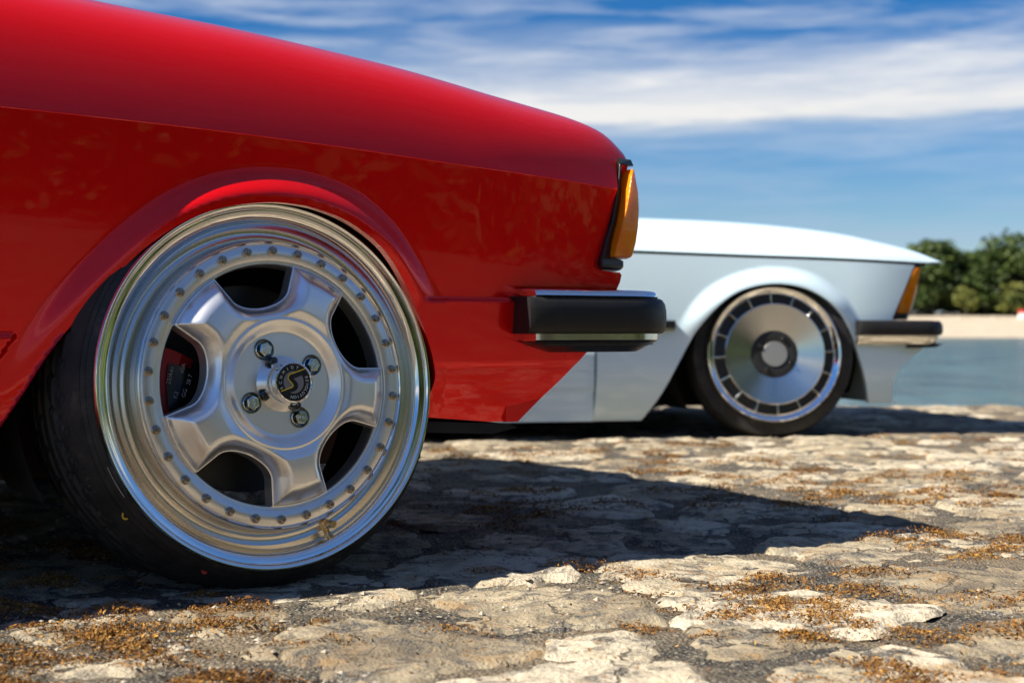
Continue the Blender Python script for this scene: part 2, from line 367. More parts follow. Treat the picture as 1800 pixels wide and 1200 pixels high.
# brown dry moss and leaf litter lying in the joints and hollows
def moss():
    cs = []
    while len(cs) < 560:
        y = 1.0 + 3.4 * random.random() ** 2.1; hw = .36 * y + .15; x = random.uniform(-hw, hw)
        if fbm(np.array(x), np.array(y), 3.3, 2, 31) + random.uniform(-.22, .22) > .10 - .12 * (x > .25) - .06 * (y < 1.45): cs.append((x, y, random.uniform(.008, .036)))
    xy = []; ht = []
    for x, y, r in cs:
        n = int(430000 * r * r * (1.2 if y < 2.3 else .7)) + 12
        a = rng.random(n) * 6.283; q = rng.random(n) ** .62 * r * (1 + .35 * np.sin(a * 3 + x * 90)); s = random.uniform(1, 2.6); t = random.uniform(-.5, .5)
        px = q * np.cos(a) * s; py = q * np.sin(a)
        xy.append(np.c_[x + px * math.cos(t) - py * math.sin(t), y + px * math.sin(t) + py * math.cos(t)]); ht.append(rng.random(n) * (1 - (q / r) ** 2) * min(.012, r * .40))
    n = 7000; y = 1.0 + 3.2 * rng.random(n) ** 1.5; xy.append(np.c_[(rng.random(n) * 2 - 1) * (.36 * y + .1), y]); ht.append(rng.random(n) * .001)
    xy = np.vstack(xy); ht = np.concatenate(ht); n = len(xy)
    z = gz(xy[:, 0], xy[:, 1])
    for P, c, sf in STONES:
        lo, hi = P.min(0), P.max(0); k = np.where((xy[:, 0] > lo[0]) & (xy[:, 0] < hi[0]) & (xy[:, 1] > lo[1]) & (xy[:, 1] < hi[1]))[0]
        if len(k): k = k[inside(P, xy[k])]
        if len(k): z[k] = np.maximum(z[k], sf(xy[k])[:, 2])
    z = z + ht + .001
    L = (.0011 + .0026 * rng.random(n) ** 1.6) * (1 + .25 * (xy[:, 1] > 2.4)); W_ = L * (.16 + .22 * rng.random(n))
    th = rng.random(n) * 6.283; ph = rng.normal(0, .55, n); d = np.c_[np.cos(th) * np.cos(ph), np.sin(th) * np.cos(ph), np.sin(ph)]
    s = np.cross(d, rng.normal(0, 1, (n, 3))); s /= np.linalg.norm(s, axis=1)[:, None]; u = np.cross(d, s)
    c = np.c_[xy, z]; k = (rng.random(n) - .5)[:, None] * 1.4
    a0 = c - d * L[:, None]; a2 = c + d * L[:, None] + u * L[:, None] * k; w_ = s * W_[:, None]
    v = np.stack([a0, c - w_, c + w_, a2], 1).reshape(-1, 3); v[:, 2] = np.maximum(v[:, 2], -.02)
    b = np.arange(n)[:, None] * 4; f = np.concatenate([b + [0, 1, 2], b + [1, 3, 2]])
    me = bpy.data.meshes.new('moss_litter'); me.vertices.add(len(v)); me.vertices.foreach_set('co', v.ravel()); me.loops.add(f.size); me.polygons.add(len(f))
    me.loops.foreach_set('vertex_index', f.ravel().astype(np.int32)); me.polygons.foreach_set('loop_start', np.arange(0, f.size, 3, dtype=np.int32)); me.update(); me.validate()
    at = me.attributes.new('tone', 'FLOAT', 'POINT'); at.data.foreach_set('value', np.repeat(np.clip(rng.normal(.5, .24, n) + .35 * fbm(xy[:, 0], xy[:, 1], 5, 2, 77), 0, 1), 4).astype(np.float32))
    m, nt, bs = mat('dry_moss'); setp(bs, Roughness=.8, Specular_IOR_Level=.2)
    an = nd(nt, 'ShaderNodeAttribute', attribute_name='tone'); nt.links.new(ramp(nt, [(0, (.028, .014, .006)), (.35, (.115, .048, .012)), (.65, (.25, .11, .020)), (1, (.42, .24, .06))], an.outputs['Fac']), bs.inputs['Base Color'])
    me.materials.append(m); o = bpy.data.objects.new('moss_litter', me); COL.objects.link(o)
    tag(o, 'crumbled orange brown dry moss strewn over the stone paving', kind='stuff')
moss()
def grit():
    n = 5200; y = 1.0 + 3.4 * rng.random(n) ** 1.5; x = (rng.random(n) * 2 - 1) * (.36 * y + .15); k = fbm(x, y, 2.2, 3, 51) + .25 * rng.random(n) > .05; x, y = x[k], y[k]; n = len(x)
    r = .0012 + .0042 * rng.random(n) ** 3; z = gz(x, y) + .002
    for P, c, sf in STONES:
        j = np.where((np.abs(x - c[0]) < .3) & (np.abs(y - c[1]) < .3))[0]
        if len(j): j = j[inside(P, np.c_[x, y][j])]
        if len(j): z[j] = np.maximum(z[j], sf(np.c_[x, y][j])[:, 2])
    D = np.array([(1, 0, 0), (-1, 0, 0), (0, 1, 0), (0, -1, 0), (0, 0, 1), (0, 0, -1)], float)
    v = np.c_[x, y, z][:, None, :] + D[None] * (r[:, None, None] * (.55 + .9 * rng.random((n, 6, 1)))) * np.array([1, 1, .6])
    F = np.array([(0, 2, 4), (2, 1, 4), (1, 3, 4), (3, 0, 4), (2, 0, 5), (1, 2, 5), (3, 1, 5), (0, 3, 5)])
    o = mk('grit', v.reshape(-1, 3), (np.arange(n)[:, None, None] * 6 + F[None]).reshape(-1, 3), simple('grit_stone', (.30, .26, .20), .9, nscale=60, namt=.7), None, False)
    tag(o, 'small loose stone crumbs scattered over the paving', kind='stuff')
grit()

def water_mat():
    m, nt, b = mat('sea_water'); setp(b, Roughness=.14, IOR=1.33)
    pos = nd(nt, 'ShaderNodeNewGeometry').outputs['Position']
    mp = nd(nt, 'ShaderNodeMapping'); mp.inputs['Scale'].default_value = (1, .45, 1); nt.links.new(pos, mp.inputs[0])
    n = noise(nt, .9, 7, .65, mp.outputs[0], .4); n2 = noise(nt, .5, 6, .7, mp.outputs[0])
    nt.links.new(ramp(nt, [(.35, (.012, .048, .075)), (.65, (.060, .135, .165))], n2), b.inputs['Base Color'])
    bump(nt, b, n, 1.0, .8); return m
WZ = -.8
tag(mk('water', [(-900, YE + .02, WZ), (900, YE + .02, WZ), (900, 270, WZ), (-900, 270, WZ)], [(0, 1, 2, 3)], water_mat(), None, False), kind='structure')
SAND = simple('beach_sand', (.35, .295, .225), .9, nscale=.35, namt=.2, bumpd=.2)
bx = np.linspace(-900, 900, 181); brow = [(252, -1.0), (256, -.55), (266, 1.5), (276, 3.2), (300, 3.9), (700, 9)]
bv = [(x, y + 1.5 * math.sin(x * .05), z + (.15 * math.sin(x * .31) if z > 0 else 0)) for y, z in brow for x in bx]; n = len(bx)
tag(mk('beach', bv, [(i * n + j, i * n + j + 1, (i + 1) * n + j + 1, (i + 1) * n + j) for i in range(len(brow) - 1) for j in range(n - 1)], SAND), kind='structure')

def leafmat(name, c0, c1, c2):
    m, nt, b = mat(name); setp(b, Roughness=.6, Specular_IOR_Level=.3, Subsurface_Weight=0.0)
    at = nd(nt, 'ShaderNodeAttribute', attribute_name='tone'); nt.links.new(ramp(nt, [(0, c0), (.5, c1), (1, c2)], at.outputs['Fac']), b.inputs['Base Color']); return m
LEAF = leafmat('dark_leaf', (.014, .028, .006), (.042, .070, .013), (.095, .130, .022)); PALE = leafmat('pale_leaf', (.07, .09, .018), (.14, .15, .03), (.22, .21, .05))
BARK = simple('bark', (.10, .075, .055), .9, nscale=2, namt=.4)
def crown_mesh(name, blobs, n, size, m, parent, loc=None):
    """leaf-sized faces spread through overlapping clumps"""
    vol = np.array([b[3] * b[4] * b[5] for b in blobs]) ** .67; cnt = (vol / vol.sum() * n).astype(int); P = []; T = []
    for (x, y, z, rx, ry, rz), k in zip(blobs, cnt):
        d = rng.normal(0, 1, (k, 3)); d /= np.linalg.norm(d, axis=1)[:, None]; r = rng.random(k) ** .4 * (1 + .25 * np.sin(d[:, 0] * 5 + d[:, 2] * 4 + x))
        P.append(np.array([x, y, z]) + d * r[:, None] * [rx, ry, rz]); T.append(np.clip(rng.normal(.45, .2, k) + random.uniform(-.15, .15), 0, 1))
    P = np.vstack(P); T = np.concatenate(T); k = len(P)
    a = rng.normal(0, 1, (k, 3)); a /= np.linalg.norm(a, axis=1)[:, None]; b = np.cross(a, rng.normal(0, 1, (k, 3))); b /= np.linalg.norm(b, axis=1)[:, None]
    s = (size * (.6 + .8 * rng.random(k)))[:, None]
    v = np.stack([P - a * s, P - b * s * .5, P + a * s, P + b * s * .5], 1).reshape(-1, 3)
    o = mk(name, v, np.arange(4 * k).reshape(-1, 4), m, parent, False); at = o.data.attributes.new('tone', 'FLOAT', 'POINT'); at.data.foreach_set('value', np.repeat(T, 4).astype(np.float32)); return o
def tree(name, x, y, z, h, wd, label, cat, group, m=LEAF, leaves=1800, size=.42, low=.18):
    t = tag(empty(name, (x, y, z)), label, cat, group)
    blobs = []
    for k in range(26):
        u = random.random(); zc = h * (low + .10 + u * (.84 - low)); rr = wd * .5 * (1 - .55 * max(0, u - .45) / .55) * (.6 + .4 * random.random()); an = random.random() * 6.283
        blobs.append((math.cos(an) * rr * .7, math.sin(an) * rr * .7, zc, wd * random.uniform(.20, .30), wd * random.uniform(.20, .30), h * random.uniform(.08, .13)))
    crown_mesh('crown', blobs, leaves, size, m, t)
    b = MB(); b.tube([(0, 0, -.3), (.1, 0, h * .3), (-.1, .1, h * .62), (0, 0, h * .85)], [h * .022, h * .017, h * .011, h * .004], 8)
    for k in range(5):
        q = blobs[k]; b.tube([(0, 0, h * (.28 + .08 * k)), (q[0] * .5, q[1] * .5, (q[2] + h * (.28 + .08 * k)) / 2 + .2), (q[0], q[1], q[2])], [h * .009, h * .006, h * .002], 6)
    b.build('trunk', BARK, t)
tops = [(72.5, 10.5, 7), (78, 15.6, 11), (84, 17.2, 10), (89.5, 15.6, 9), (94.5, 16.6, 10), (100.5, 18.6, 12), (107, 17.0, 10), (113, 16.2, 11), (120, 15, 10)]
descr = ['dark pine hidden behind the tip of the white bonnet', 'dark pine showing just over the nose of the white bonnet',
         'round topped dark pine directly right of the white bonnet tip', 'lower dark pine in the dip of the far treeline', 'dark pine right of the dip in the far treeline', 'tallest broad dark pine of the far treeline',
         'dark pine at the right edge of the picture on the far shore', 'dark far shore pine just past the right edge', 'last dark pine to the right of the far shore wood']
for (x, h, wd), lb in zip(tops, descr):
    tree('pine_tree', x, 284 + random.uniform(-3, 5), 3.3, h * .89, wd * 1.35, lb, 'tree', 'dark pines on the far shore', leaves=5200, size=.5, low=.06)
for x, h, wd, lb in ((88.3, 6.0, 5.0, 'pale green young tree on the far beach, left of two'), (97.5, 7.0, 6.0, 'yellowish bushy young tree on the far beach, right of two')):
    tree('young_tree', x, 277, 3.2, h, wd, lb, 'tree', 'pale young trees in front of the far pines', PALE, 900, .35, .15)
# undergrowth under the far pines, and the wood on the near shore that the shiny panels mirror
blobs = [(random.uniform(72, 128), random.uniform(287, 298), 3.3 + random.uniform(.5, 9.5), 4, 3, 3) for k in range(105)]
o = crown_mesh('undergrowth', blobs, 24000, .6, LEAF, None); tag(o, 'dark undergrowth filling the gaps between the far pines', kind='stuff')
blobs = []
for k in range(62):
    d = 5.5 + 12 * random.random(); a = R(random.uniform(30, 94)); px, py = math.sin(a) * d, 1.2 - math.cos(a) * d; h = random.uniform(2.4, 4.6) * (1.0 if a < R(43) else .34 if a < R(70) else .30)
    for q in range(6): blobs.append((px + random.uniform(-1.2, 1.2), py + random.uniform(-1.0, 1.0), h * (.12 + .88 * random.random()), 1.0, 1.0, min(.42, h * .3)))
o = crown_mesh('wood', blobs, 46000, .13, LEAF, None); tag(o, 'green wood on the near shore mirrored in the wheel lip and red paint', kind='stuff')
b = MB(); 
for k, (cx, cz, sx, sz) in enumerate(((0, .55, 1.7, 1.1), (-.25, 1.4, 1.2, .7))):
    b.loft([[(cx - sx / 2, -sx * .4, cz - sz / 2), (cx + sx / 2, -sx * .4, cz - sz / 2), (cx + sx / 2, sx * .4, cz - sz / 2), (cx - sx / 2, sx * .4, cz - sz / 2)], [(cx - sx / 2.4, -sx * .3, cz + sz / 2), (cx + sx / 2.4, -sx * .3, cz + sz / 2), (cx + sx / 2.4, sx * .3, cz + sz / 2), (cx - sx / 2.4, sx * .3, cz + sz / 2)]], k)
hut = b.build('beach_shelter', [simple('white_canvas', (.75, .74, .72), .8, nscale=2), simple('red_canvas', (.55, .03, .03), .7, nscale=2)], None, False)
hut.location = (97.8, 272, 2.7); tag(hut, 'small red topped white shelter on the far beach at the right edge', 'shelter')
for k, (x, s) in enumerate(((85.6, .55), (92.2, .7), (94.1, .5))):
    b = MB(); rings = []
    for q in range(6):
        u = q / 5; rr = s * math.cos(u * 1.45) ** .6; rings.append([(math.cos(a_) * rr * (1.5 + .2 * math.sin(a_ * 3 + k)), math.sin(a_) * rr, u * s * 1.1) for a_ in np.arange(10) * .6283])
    b.loft(rings); o = b.build('boulder', SAND); o.location = (x, 271.5, 2.3)
    tag(o, ('small pale boulder on the far beach nearest the white car', 'largest pale boulder on the far beach, between the young trees', 'pale boulder on the far beach beside the largest one')[k], 'boulder', 'pale boulders on the far beach')

# ------------------------------------------------------------------ wheels
def text_mesh(s, size, ext=.0002):
    c = bpy.data.curves.new('t', 'FONT'); c.body = s; c.size = size; c.align_x = 'CENTER'; c.align_y = 'CENTER'; c.extrude = ext; c.resolution_u = 3
    o = bpy.data.objects.new('t', c); COL.objects.link(o); dg = bpy.context.evaluated_depsgraph_get(); dg.update()
    me = bpy.data.meshes.new_from_object(o.evaluated_get(dg)); v = [tuple(p.co) for p in me.vertices]; f = [tuple(p.vertices) for p in me.polygons]
    bpy.data.objects.remove(o); bpy.data.curves.remove(c); bpy.data.meshes.remove(me); return v, f
def wp(p, a, q): return (p, -a, q)      # wheel plane: p forward, q up, a outward
def put_text(b, s, size, p, q, a, ang, m=0):
    v, f = text_mesh(s, size); c, sn = math.cos(ang), math.sin(ang)
    b.add([wp(p + x * c - y * sn, a + z, q + x * sn + y * c) for x, y, z in v], f, m)
def tyre(parent, rl, ro, inner, outer_a, label=None, rows=6):
    """rl bead radius, ro tread radius; side wall from bead to shoulder, grooved tread"""
    n = 240; Wd = inner
    side = [(rl - .004, outer_a - .012), (rl + .0015, outer_a - .006), (rl + .0055, outer_a - .010), (rl + .0075, outer_a - .0118), (rl + .0082, outer_a - .0114), (rl + .0090, outer_a - .0126), (rl + .0125, outer_a - .0165), (rl + .0130, outer_a - .0160), (rl + .0137, outer_a - .0180), (ro - .010, outer_a - .024), (ro - .004, outer_a - .034), (ro - .001, outer_a - .042)]
    tread = []
    a0, a1 = outer_a - .044, outer_a - Wd + .044
    K = 34
    for k in range(K + 1):
        t = k / K; a = a0 + (a1 - a0) * t; g = any(abs(t - c) < .022 for c in (.19, .40, .61, .82)); tread.append((ro - (.006 if g else 0) - .004 * (2 * t - 1) ** 4, a))
    back = [(ro - .003, a1 - .006), (ro - .012, a1 - .016), (rl, a1 - .030), (rl - .02, a1 - .030)]
    prof = side + tread + back; v = []; f = []
    ns, nt_ = len(side), len(tread)
    for k, (r, a) in enumerate(prof):
        for j in range(n):
            rr = r
            if ns - 1 <= k < ns + nt_:
                sh = (k - ns) * (.42 if k < ns + nt_ * .5 else -.42)
                if (j + sh) % 6 < 1.05 and not (.42 < (k - ns) / nt_ < .58): rr = r - .0042
            t = j * 2 * math.pi / n; v.append(wp(rr * math.cos(t), a, rr * math.sin(t)))
    for i in range(len(prof) - 1):
        for j in range(n):
            k = (j + 1) % n; f.append((i * n + j, i * n + k, (i + 1) * n + k, (i + 1) * n + j))
    return mk('tyre', v, f, RUBBER, parent, True, 28)

def split_rim_wheel(car, loc, rot):
    b = MB(); prof = [(.2235, -.020), (.2255, -.012), (.2275, -.003), (.2272, .0015), (.2255, .0040), (.2225, .0040), (.2205, .0020), (.2192, -.0008), (.2175, -.0012), (.2135, -.0016), (.2095, -.0035), (.2068, -.0075), (.2050, -.0135), (.2020, -.0190), (.1975, -.0225), (.1920, -.0240), (.1865, -.0235), (.1825, -.0205), (.1802, -.0150), (.1795, -.005), (.1790, .0035), (.1782, .0072), (.1765, .0085), (.1748, .0070), (.174, .0050), (.172, .0045)]
    b.rev(prof[:15], 160); b.rev(prof[14:23], 160, 1); b.rev(prof[22:], 160)
    wheel = b.build('wheel', [POLISH, GROOVE], car, angle=50); wheel.scale = (1.016,) * 3; wheel.location = loc; wheel.rotation_euler = rot; wheel['label'] = 'polished split rim wheel with five broad silver spokes'
    b = MB(); b.rev([(.1735, .0030), (.1732, .0058), (.1722, .0064), (.1548, .0064), (.1540, .0058), (.1536, .0038), (.1500, .0034), (.1488, .0020), (.1484, -.004), (.1484, -.024)], 128); b.build('outer_ring', RINGM, wheel, angle=40)
    b = MB(); b.rev([(.1484, -.024), (.165, -.03), (.192, -.035), (.196, -.10), (.2, -.19), (.222, -.2)], 96); b.build('barrel', simple('barrel_dark', (.10, .10, .10), .5, .7), wheel, angle=40)
    # star: outline of five spokes with deep U shaped windows
    R0, HW = .1452, .0385; out = []
    for k in range(5):
        t = R(-8 + 72 * k); t2 = R(-8 + 72 * (k + 1))
        def cor(t, s, L, w_): return np.array((math.cos(t) * L - math.sin(t) * s * w_, math.sin(t) * L + math.cos(t) * s * w_))
        for j in range(7):
            u = -1 + j / 3.0; w_ = HW * u; L = math.sqrt(.1500 ** 2 - w_ * w_); out.append(cor(t, 1, L, w_))
        A, B = out[-1], cor(t2, -1, math.sqrt(.15 ** 2 - HW * HW), HW); A2, B2 = cor(t, 1, .114, .0345), cor(t2, -1, .114, .0345); P1, P2 = cor(t, 1, .0900, .0290), cor(t2, -1, .0900, .0290)
        out.append(A2)
        for j in range(1, 24):
            u = j / 24; out.append(A2 * (1 - u) ** 3 + 3 * P1 * u * (1 - u) ** 2 + 3 * P2 * u * u * (1 - u) + B2 * u ** 3)
        out.append(B2)
    out = np.array(out); fine = resample(out, .002)
    ends = []; sides = []
    def star(q):
        r = np.hypot(q[:, 0], q[:, 1]); th = np.arctan2(q[:, 1], q[:, 0]); ins = inside(fine, q)
        k = np.round((np.degrees(th) + 8) / 72); t = np.radians(-8 + 72 * k); L = q[:, 0] * np.cos(t) + q[:, 1] * np.sin(t); w_ = -q[:, 0] * np.sin(t) + q[:, 1] * np.cos(t)
        d = pdist(fine, q); d = np.where(ins, d, -d)
        dend = .1500 - r
        s_side = np.clip((d - .0022) / .019, -.02, 1); s_end = np.clip((dend - .0012) / .024, -.02, 1)
        sd = 1 - np.abs(1 - s_side) ** 2.0; se = 1 - np.abs(1 - s_end) ** 1.35
        pil = -np.log(np.exp(-18 * sd) + np.exp(-18 * se)) / 18
        a = .0085 + .0205 * np.clip(pil, -.05, 1) + .004 * smooth(.16, .10, r)
        rimr = .0775; a = np.where(r < .094, a * smooth(.079, .094, r) + (1 - smooth(.079, .094, r)) * .0285, a)
        a = a + .0010 * np.exp(-((r - .0785) / .0016) ** 2)
        a = a - .0075 * (1 - smooth(.0625, .0775, r)) 
        return np.c_[q[:, 0], -a, q[:, 1]]
    hub = [(math.cos(x) * .020, math.sin(x) * .020) for x in np.arange(32) * 2 * math.pi / 32]
    cups = [[(math.cos(R(28 + 90 * k)) * .0475 + math.cos(x) * .0128, math.sin(R(28 + 90 * k)) * .0475 + math.sin(x) * .0128) for x in np.arange(28) * 2 * math.pi / 28] for k in range(4)]
    circ = lambda r, n=120: [(math.cos(x) * r, math.sin(x) * r) for x in np.arange(n + 1) * 2 * math.pi / n]
    nrm = np.roll(fine, -1, 0) - np.roll(fine, 1, 0); nrm = np.c_[-nrm[:, 1], nrm[:, 0]] / (np.linalg.norm(nrm, axis=1)[:, None] + 1e-9)
    if not inside(fine, (fine + nrm * .002)[5:6])[0]: nrm = -nrm
    offs = [(fine + nrm * o_)[::1] for o_ in (.0022, .0050)]
    offs = [[tuple(p) for p, d_ in zip(L_, pdist(fine, L_)) if d_ > o_ * .9] for L_, o_ in zip(offs, (.0022, .0050))]
    def chains(L_):
        r_ = [[L_[0]]]
        for p in L_[1:] + L_[:1]:
            if math.dist(p, r_[-1][-1]) > .006: r_.append([p])
            else: r_[-1].append(p)
        return [c_ for c_ in r_ if len(c_) > 2]
    lin = sum([chains(L_) for L_ in offs], []) + [circ(r_) for r_ in (.0625, .067, .0725, .0772, .0785, .0798, .082, .094)]
    panel('spokes', out, star, SILVER, wheel, .0026, .0020, lines=lin, holes=[hub] + cups, rim=lambda L, a: np.c_[a[:, 0] * 0, a[:, 0] * 0 + np.where(np.hypot(L[:, 0], L[:, 1]) < .065, .006, .020), a[:, 0] * 0], flip=True)
    # hub bolts in their seats
    fl = .0215
    for k in range(4):
        t = R(28 + 90 * k); p, q = math.cos(t) * .0475, math.sin(t) * .0475
        b = MB(); b.rev([(.0132, fl + .0005), (.0128, fl + .0012), (.0120, fl + .0005), (.0112, fl - .005), (.004, fl - .006)], 28, 1, (p, 0, q))
        hexr = [[wp(p + math.cos(x + .3 * k) * r_, a_, q + math.sin(x + .3 * k) * r_) for x in np.arange(6) * math.pi / 3] for r_, a_ in ((.0086, fl - .005), (.0086, fl + .0050), (.0074, fl + .0062))]; b.loft(hexr, 0)
        b.rev([(.0105, fl - .005), (.0105, fl - .003), (.0090, fl - .0022)], 24, 0, (p, 0, q))
        b.rev([(.0060, fl + .0063), (.0056, fl + .0068)], 20, 0, (p, 0, q), True)
        put_text(b, '10.9', .0056, p, q, fl + .0070, R(-40 + 70 * k), 2)
        b.build('hub_bolt', [LUGM, CUPM, simple('bolt_mark', (.75, .78, .78), .3)], wheel, angle=25)
    # thirty flange bolts round the ring: one mesh shared
    first = None
    for k in range(30):
        t = R(5.5 + 12 * k)
        if first is None:
            b = MB(); b.rev([(.0056, .0), (.0058, .0012), (.0050, .0018), (.0044, .0020), (.0044, .0060), (.0040, .0068), (.0020, .0070), (.0018, .0058), (.0004, .0058)], 14)
            first = o = b.build('flange_bolt', BOLTM, wheel, angle=40)
        else: o = first.copy(); COL.objects.link(o)
        o.parent = wheel; o.location = wp(math.cos(t) * .1655, .0062, math.sin(t) * .1655); o.rotation_euler = (0, random.random() * 6, 0)
    # centre cap with its badge
    b = MB(); b.rev([(.0345, fl - .0015), (.0340, fl + .0010), (.0325, fl + .0040), (.0305, fl + .010), (.0285, fl + .017), (.0262, fl + .022), (.0250, fl + .0245), (.0250, fl + .031), (.0244, fl + .0325), (.0232, fl + .0328), (.0224, fl + .0318), (.0220, fl + .0305)], 72)
    cap = b.build('centre_cap', CHROME, wheel, angle=50)
    for k in range(4):
        b = MB(); t = R(28 + 90 * k); b.rev([(.0058, -.002), (.0056, .002), (.0040, .0038), (.0005, .004)], 14, 0, (math.cos(t) * .0305, -(fl + .0075), math.sin(t) * .0305)); b.build('cap_screw', SCREWM, wheel)
    fa = fl + .0306; b = MB(); b.rev([(.0222, fa - .001), (.0221, fa), (.0001, fa)], 48, 0)
    A = np.arange(0, 181, 6)
    def sector(r0, r1, a0, a1, m, z):
        T = np.radians(np.linspace(a0, a1, 30)); v = [wp(math.cos(t) * r0, z, math.sin(t) * r0) for t in T] + [wp(math.cos(t) * r1, z, math.sin(t) * r1) for t in T]
        b.add(v, [(i, i + 1, 31 + i, 30 + i) for i in range(29)], m)
    sector(.0001, .0136, 0, 360, 1, fa + .0002)
    def strip(pts, wd_, m, z):
        P = spline(pts, .0008); n = len(P); v = []
        for i in range(n):
            t = P[min(i + 1, n - 1)] - P[max(i - 1, 0)]; t = t / np.linalg.norm(t); nn = np.array((-t[1], t[0])) * wd_ / 2; v += [wp(*(P[i] + nn)[:1], z, (P[i] + nn)[1]), wp((P[i] - nn)[0], z, (P[i] - nn)[1])]
        b.add(v, [(2 * i, 2 * i + 1, 2 * i + 3, 2 * i + 2) for i in range(n - 1)], m)
    ra = R(14)
    rot2 = lambda L: [(x * math.cos(ra) - y * math.sin(ra), x * math.sin(ra) + y * math.cos(ra)) for x, y in L]
    s_mid = rot2([(.0170, .0085), (.0075, .0078), (-.0005, .0072), (-.0025, .0048), (-.0005, .0010), (.0014, -.0030), (-.0004, -.0068), (-.0080, -.0078), (-.0170, -.0085)])
    strip(s_mid, .0062, 2, fa + .0004)
    off = rot2([(.0190, .0118), (.0060, .0110), (-.0030, .0104), (-.0060, .0060), (-.0038, .0008), (-.0022, -.0030), (-.0034, -.0048), (-.0090, -.0054), (-.0195, -.0058)])
    strip(off, .0012, 3, fa + .0006)
    for s_, a0, da in (('SCHMIDT', 202, -21.5), ('REVOLUTION', 20, -13.2)):
        for i, ch in enumerate(s_):
            t = R((a0 if s_ == 'SCHMIDT' else 18) + da * i); put_text(b, ch, .0052, math.cos(t) * .0178, math.sin(t) * .0178, fa + .0005, t - math.pi / 2, 4)
    b.build('cap_badge', [BLACKINK, GREYINK, BLACKINK, GOLDINK, WHITEINK], wheel, False)
    # valve
    t = R(-67); b = MB(); pv = (math.cos(t) * .1925, math.sin(t) * .1925); b.rev([(.0060, -.0245), (.0060, -.020), (.0038, -.0185), (.0038, -.010), (.0048, -.0095), (.0048, -.002), (.0040, -.001), (.0016, -.001), (.0014, -.002), (.0002, -.002)], 20, 0, (pv[0], 0, pv[1])); b.build('valve', BRASS, wheel, angle=40)
    ty = tyre(wheel, .2255, .2530, .205, .0)
    # paint dots and moulding on the side wall
    b = MB(); rr = .2385; t = R(218); aa = -.0185; c_ = (math.cos(t) * rr, math.sin(t) * rr)
    T = np.radians(np.linspace(0, 300, 26)); b.add([wp(c_[0] + math.cos(x) * r_, aa + .0012, c_[1] + math.sin(x) * r_) for x in T for r_ in (.0030, .0052)], [(2 * i, 2 * i + 1, 2 * i + 3, 2 * i + 2) for i in range(25)], 0); b.build('yellow_ring_mark', YELLOW, wheel, False); b = MB()
    t = R(247); c_ = (math.cos(t) * rr, math.sin(t) * rr); b.add([wp(c_[0] + math.cos(x) * .0045, aa + .0010, c_[1] + math.sin(x) * .0045) for x in np.arange(16) * .3927], [tuple(range(16))], 0); b.build('red_dot_mark', REDDOT, wheel, False); b = MB()
    T = np.radians(np.linspace(203, 213, 20)); b.add([wp(math.cos(x) * r_, -.0075, math.sin(x) * r_) for x in T for r_ in (.2296, .2302)], [(2 * i, 2 * i + 1, 2 * i + 3, 2 * i + 2) for i in range(19)], 0)
    b.build('bead_line_mark', WHITEINK, wheel, False)
    b = MB(); t = R(202)
    for i, ch in enumerate('1421'): put_text(b, ch, .009, math.cos(t + .035 * i) * .2495, math.sin(t + .035 * i) * .2495, -.0290, t + .035 * i + math.pi / 2, 0)
    b.build('sidewall_number', simple('rubber_letter', (.035, .033, .03), .6), wheel, False)
    for k in range(14):
        b = MB(); t = R(-46 + 5.6 * k + random.uniform(-1, 1)); r_ = .2515; a_ = -.036 - .02 * random.random(); d = random.uniform(-.004, .004)
        b.tube([wp(math.cos(t) * r_, a_, math.sin(t) * r_), wp(math.cos(t) * (r_ + .005) - math.sin(t) * d * .4, a_, math.sin(t) * (r_ + .005) + math.cos(t) * d * .4), wp(math.cos(t) * (r_ + .008) - math.sin(t) * d, a_, math.sin(t) * (r_ + .008) + math.cos(t) * d)], .0004, 4); b.build('tyre_whisker', RUBBER, wheel)
    # brake
    b = MB(); b.rev([(.132, -.088), (.132, -.078), (.075, -.078), (.072, -.060), (.03, -.058), (.001, -.058)], 64); b.build('brake_disc', IRON, wheel, angle=40)
    b = MB(); T = np.radians(np.linspace(158, 224, 14)); ring = []
    for t in T: ring.append([wp(math.cos(t) * r_, a_, math.sin(t) * r_) for r_, a_ in ((.092, -.10), (.092, -.046), (.112, -.036), (.136, -.038), (.146, -.052), (.146, -.10))])
    b.loft(ring); b.build('brake_caliper', CALIPER, wheel, angle=30)
    b = MB(); T = np.radians(np.linspace(166, 196, 8)); b.add([wp(math.cos(t) * r_, -.0335, math.sin(t) * r_) for t in T for r_ in (.086, .126)], [(2 * i, 2 * i + 1, 2 * i + 3, 2 * i + 2) for i in range(7)], 0)
    for s_, p_, q_ in (('60A', -.105, .024), ('28 7', -.097, .010), ('25/A4+', -.121, .016), ('GG', -.104, -.006), ('K2', -.115, -.008)): put_text(b, s_, .0075, p_, q_, -.0325, R(72), 1)
    b.build('caliper_plate', [BLACKINK, simple('dim_ink', (.42, .40, .40), .6)], wheel, False)
    return wheel

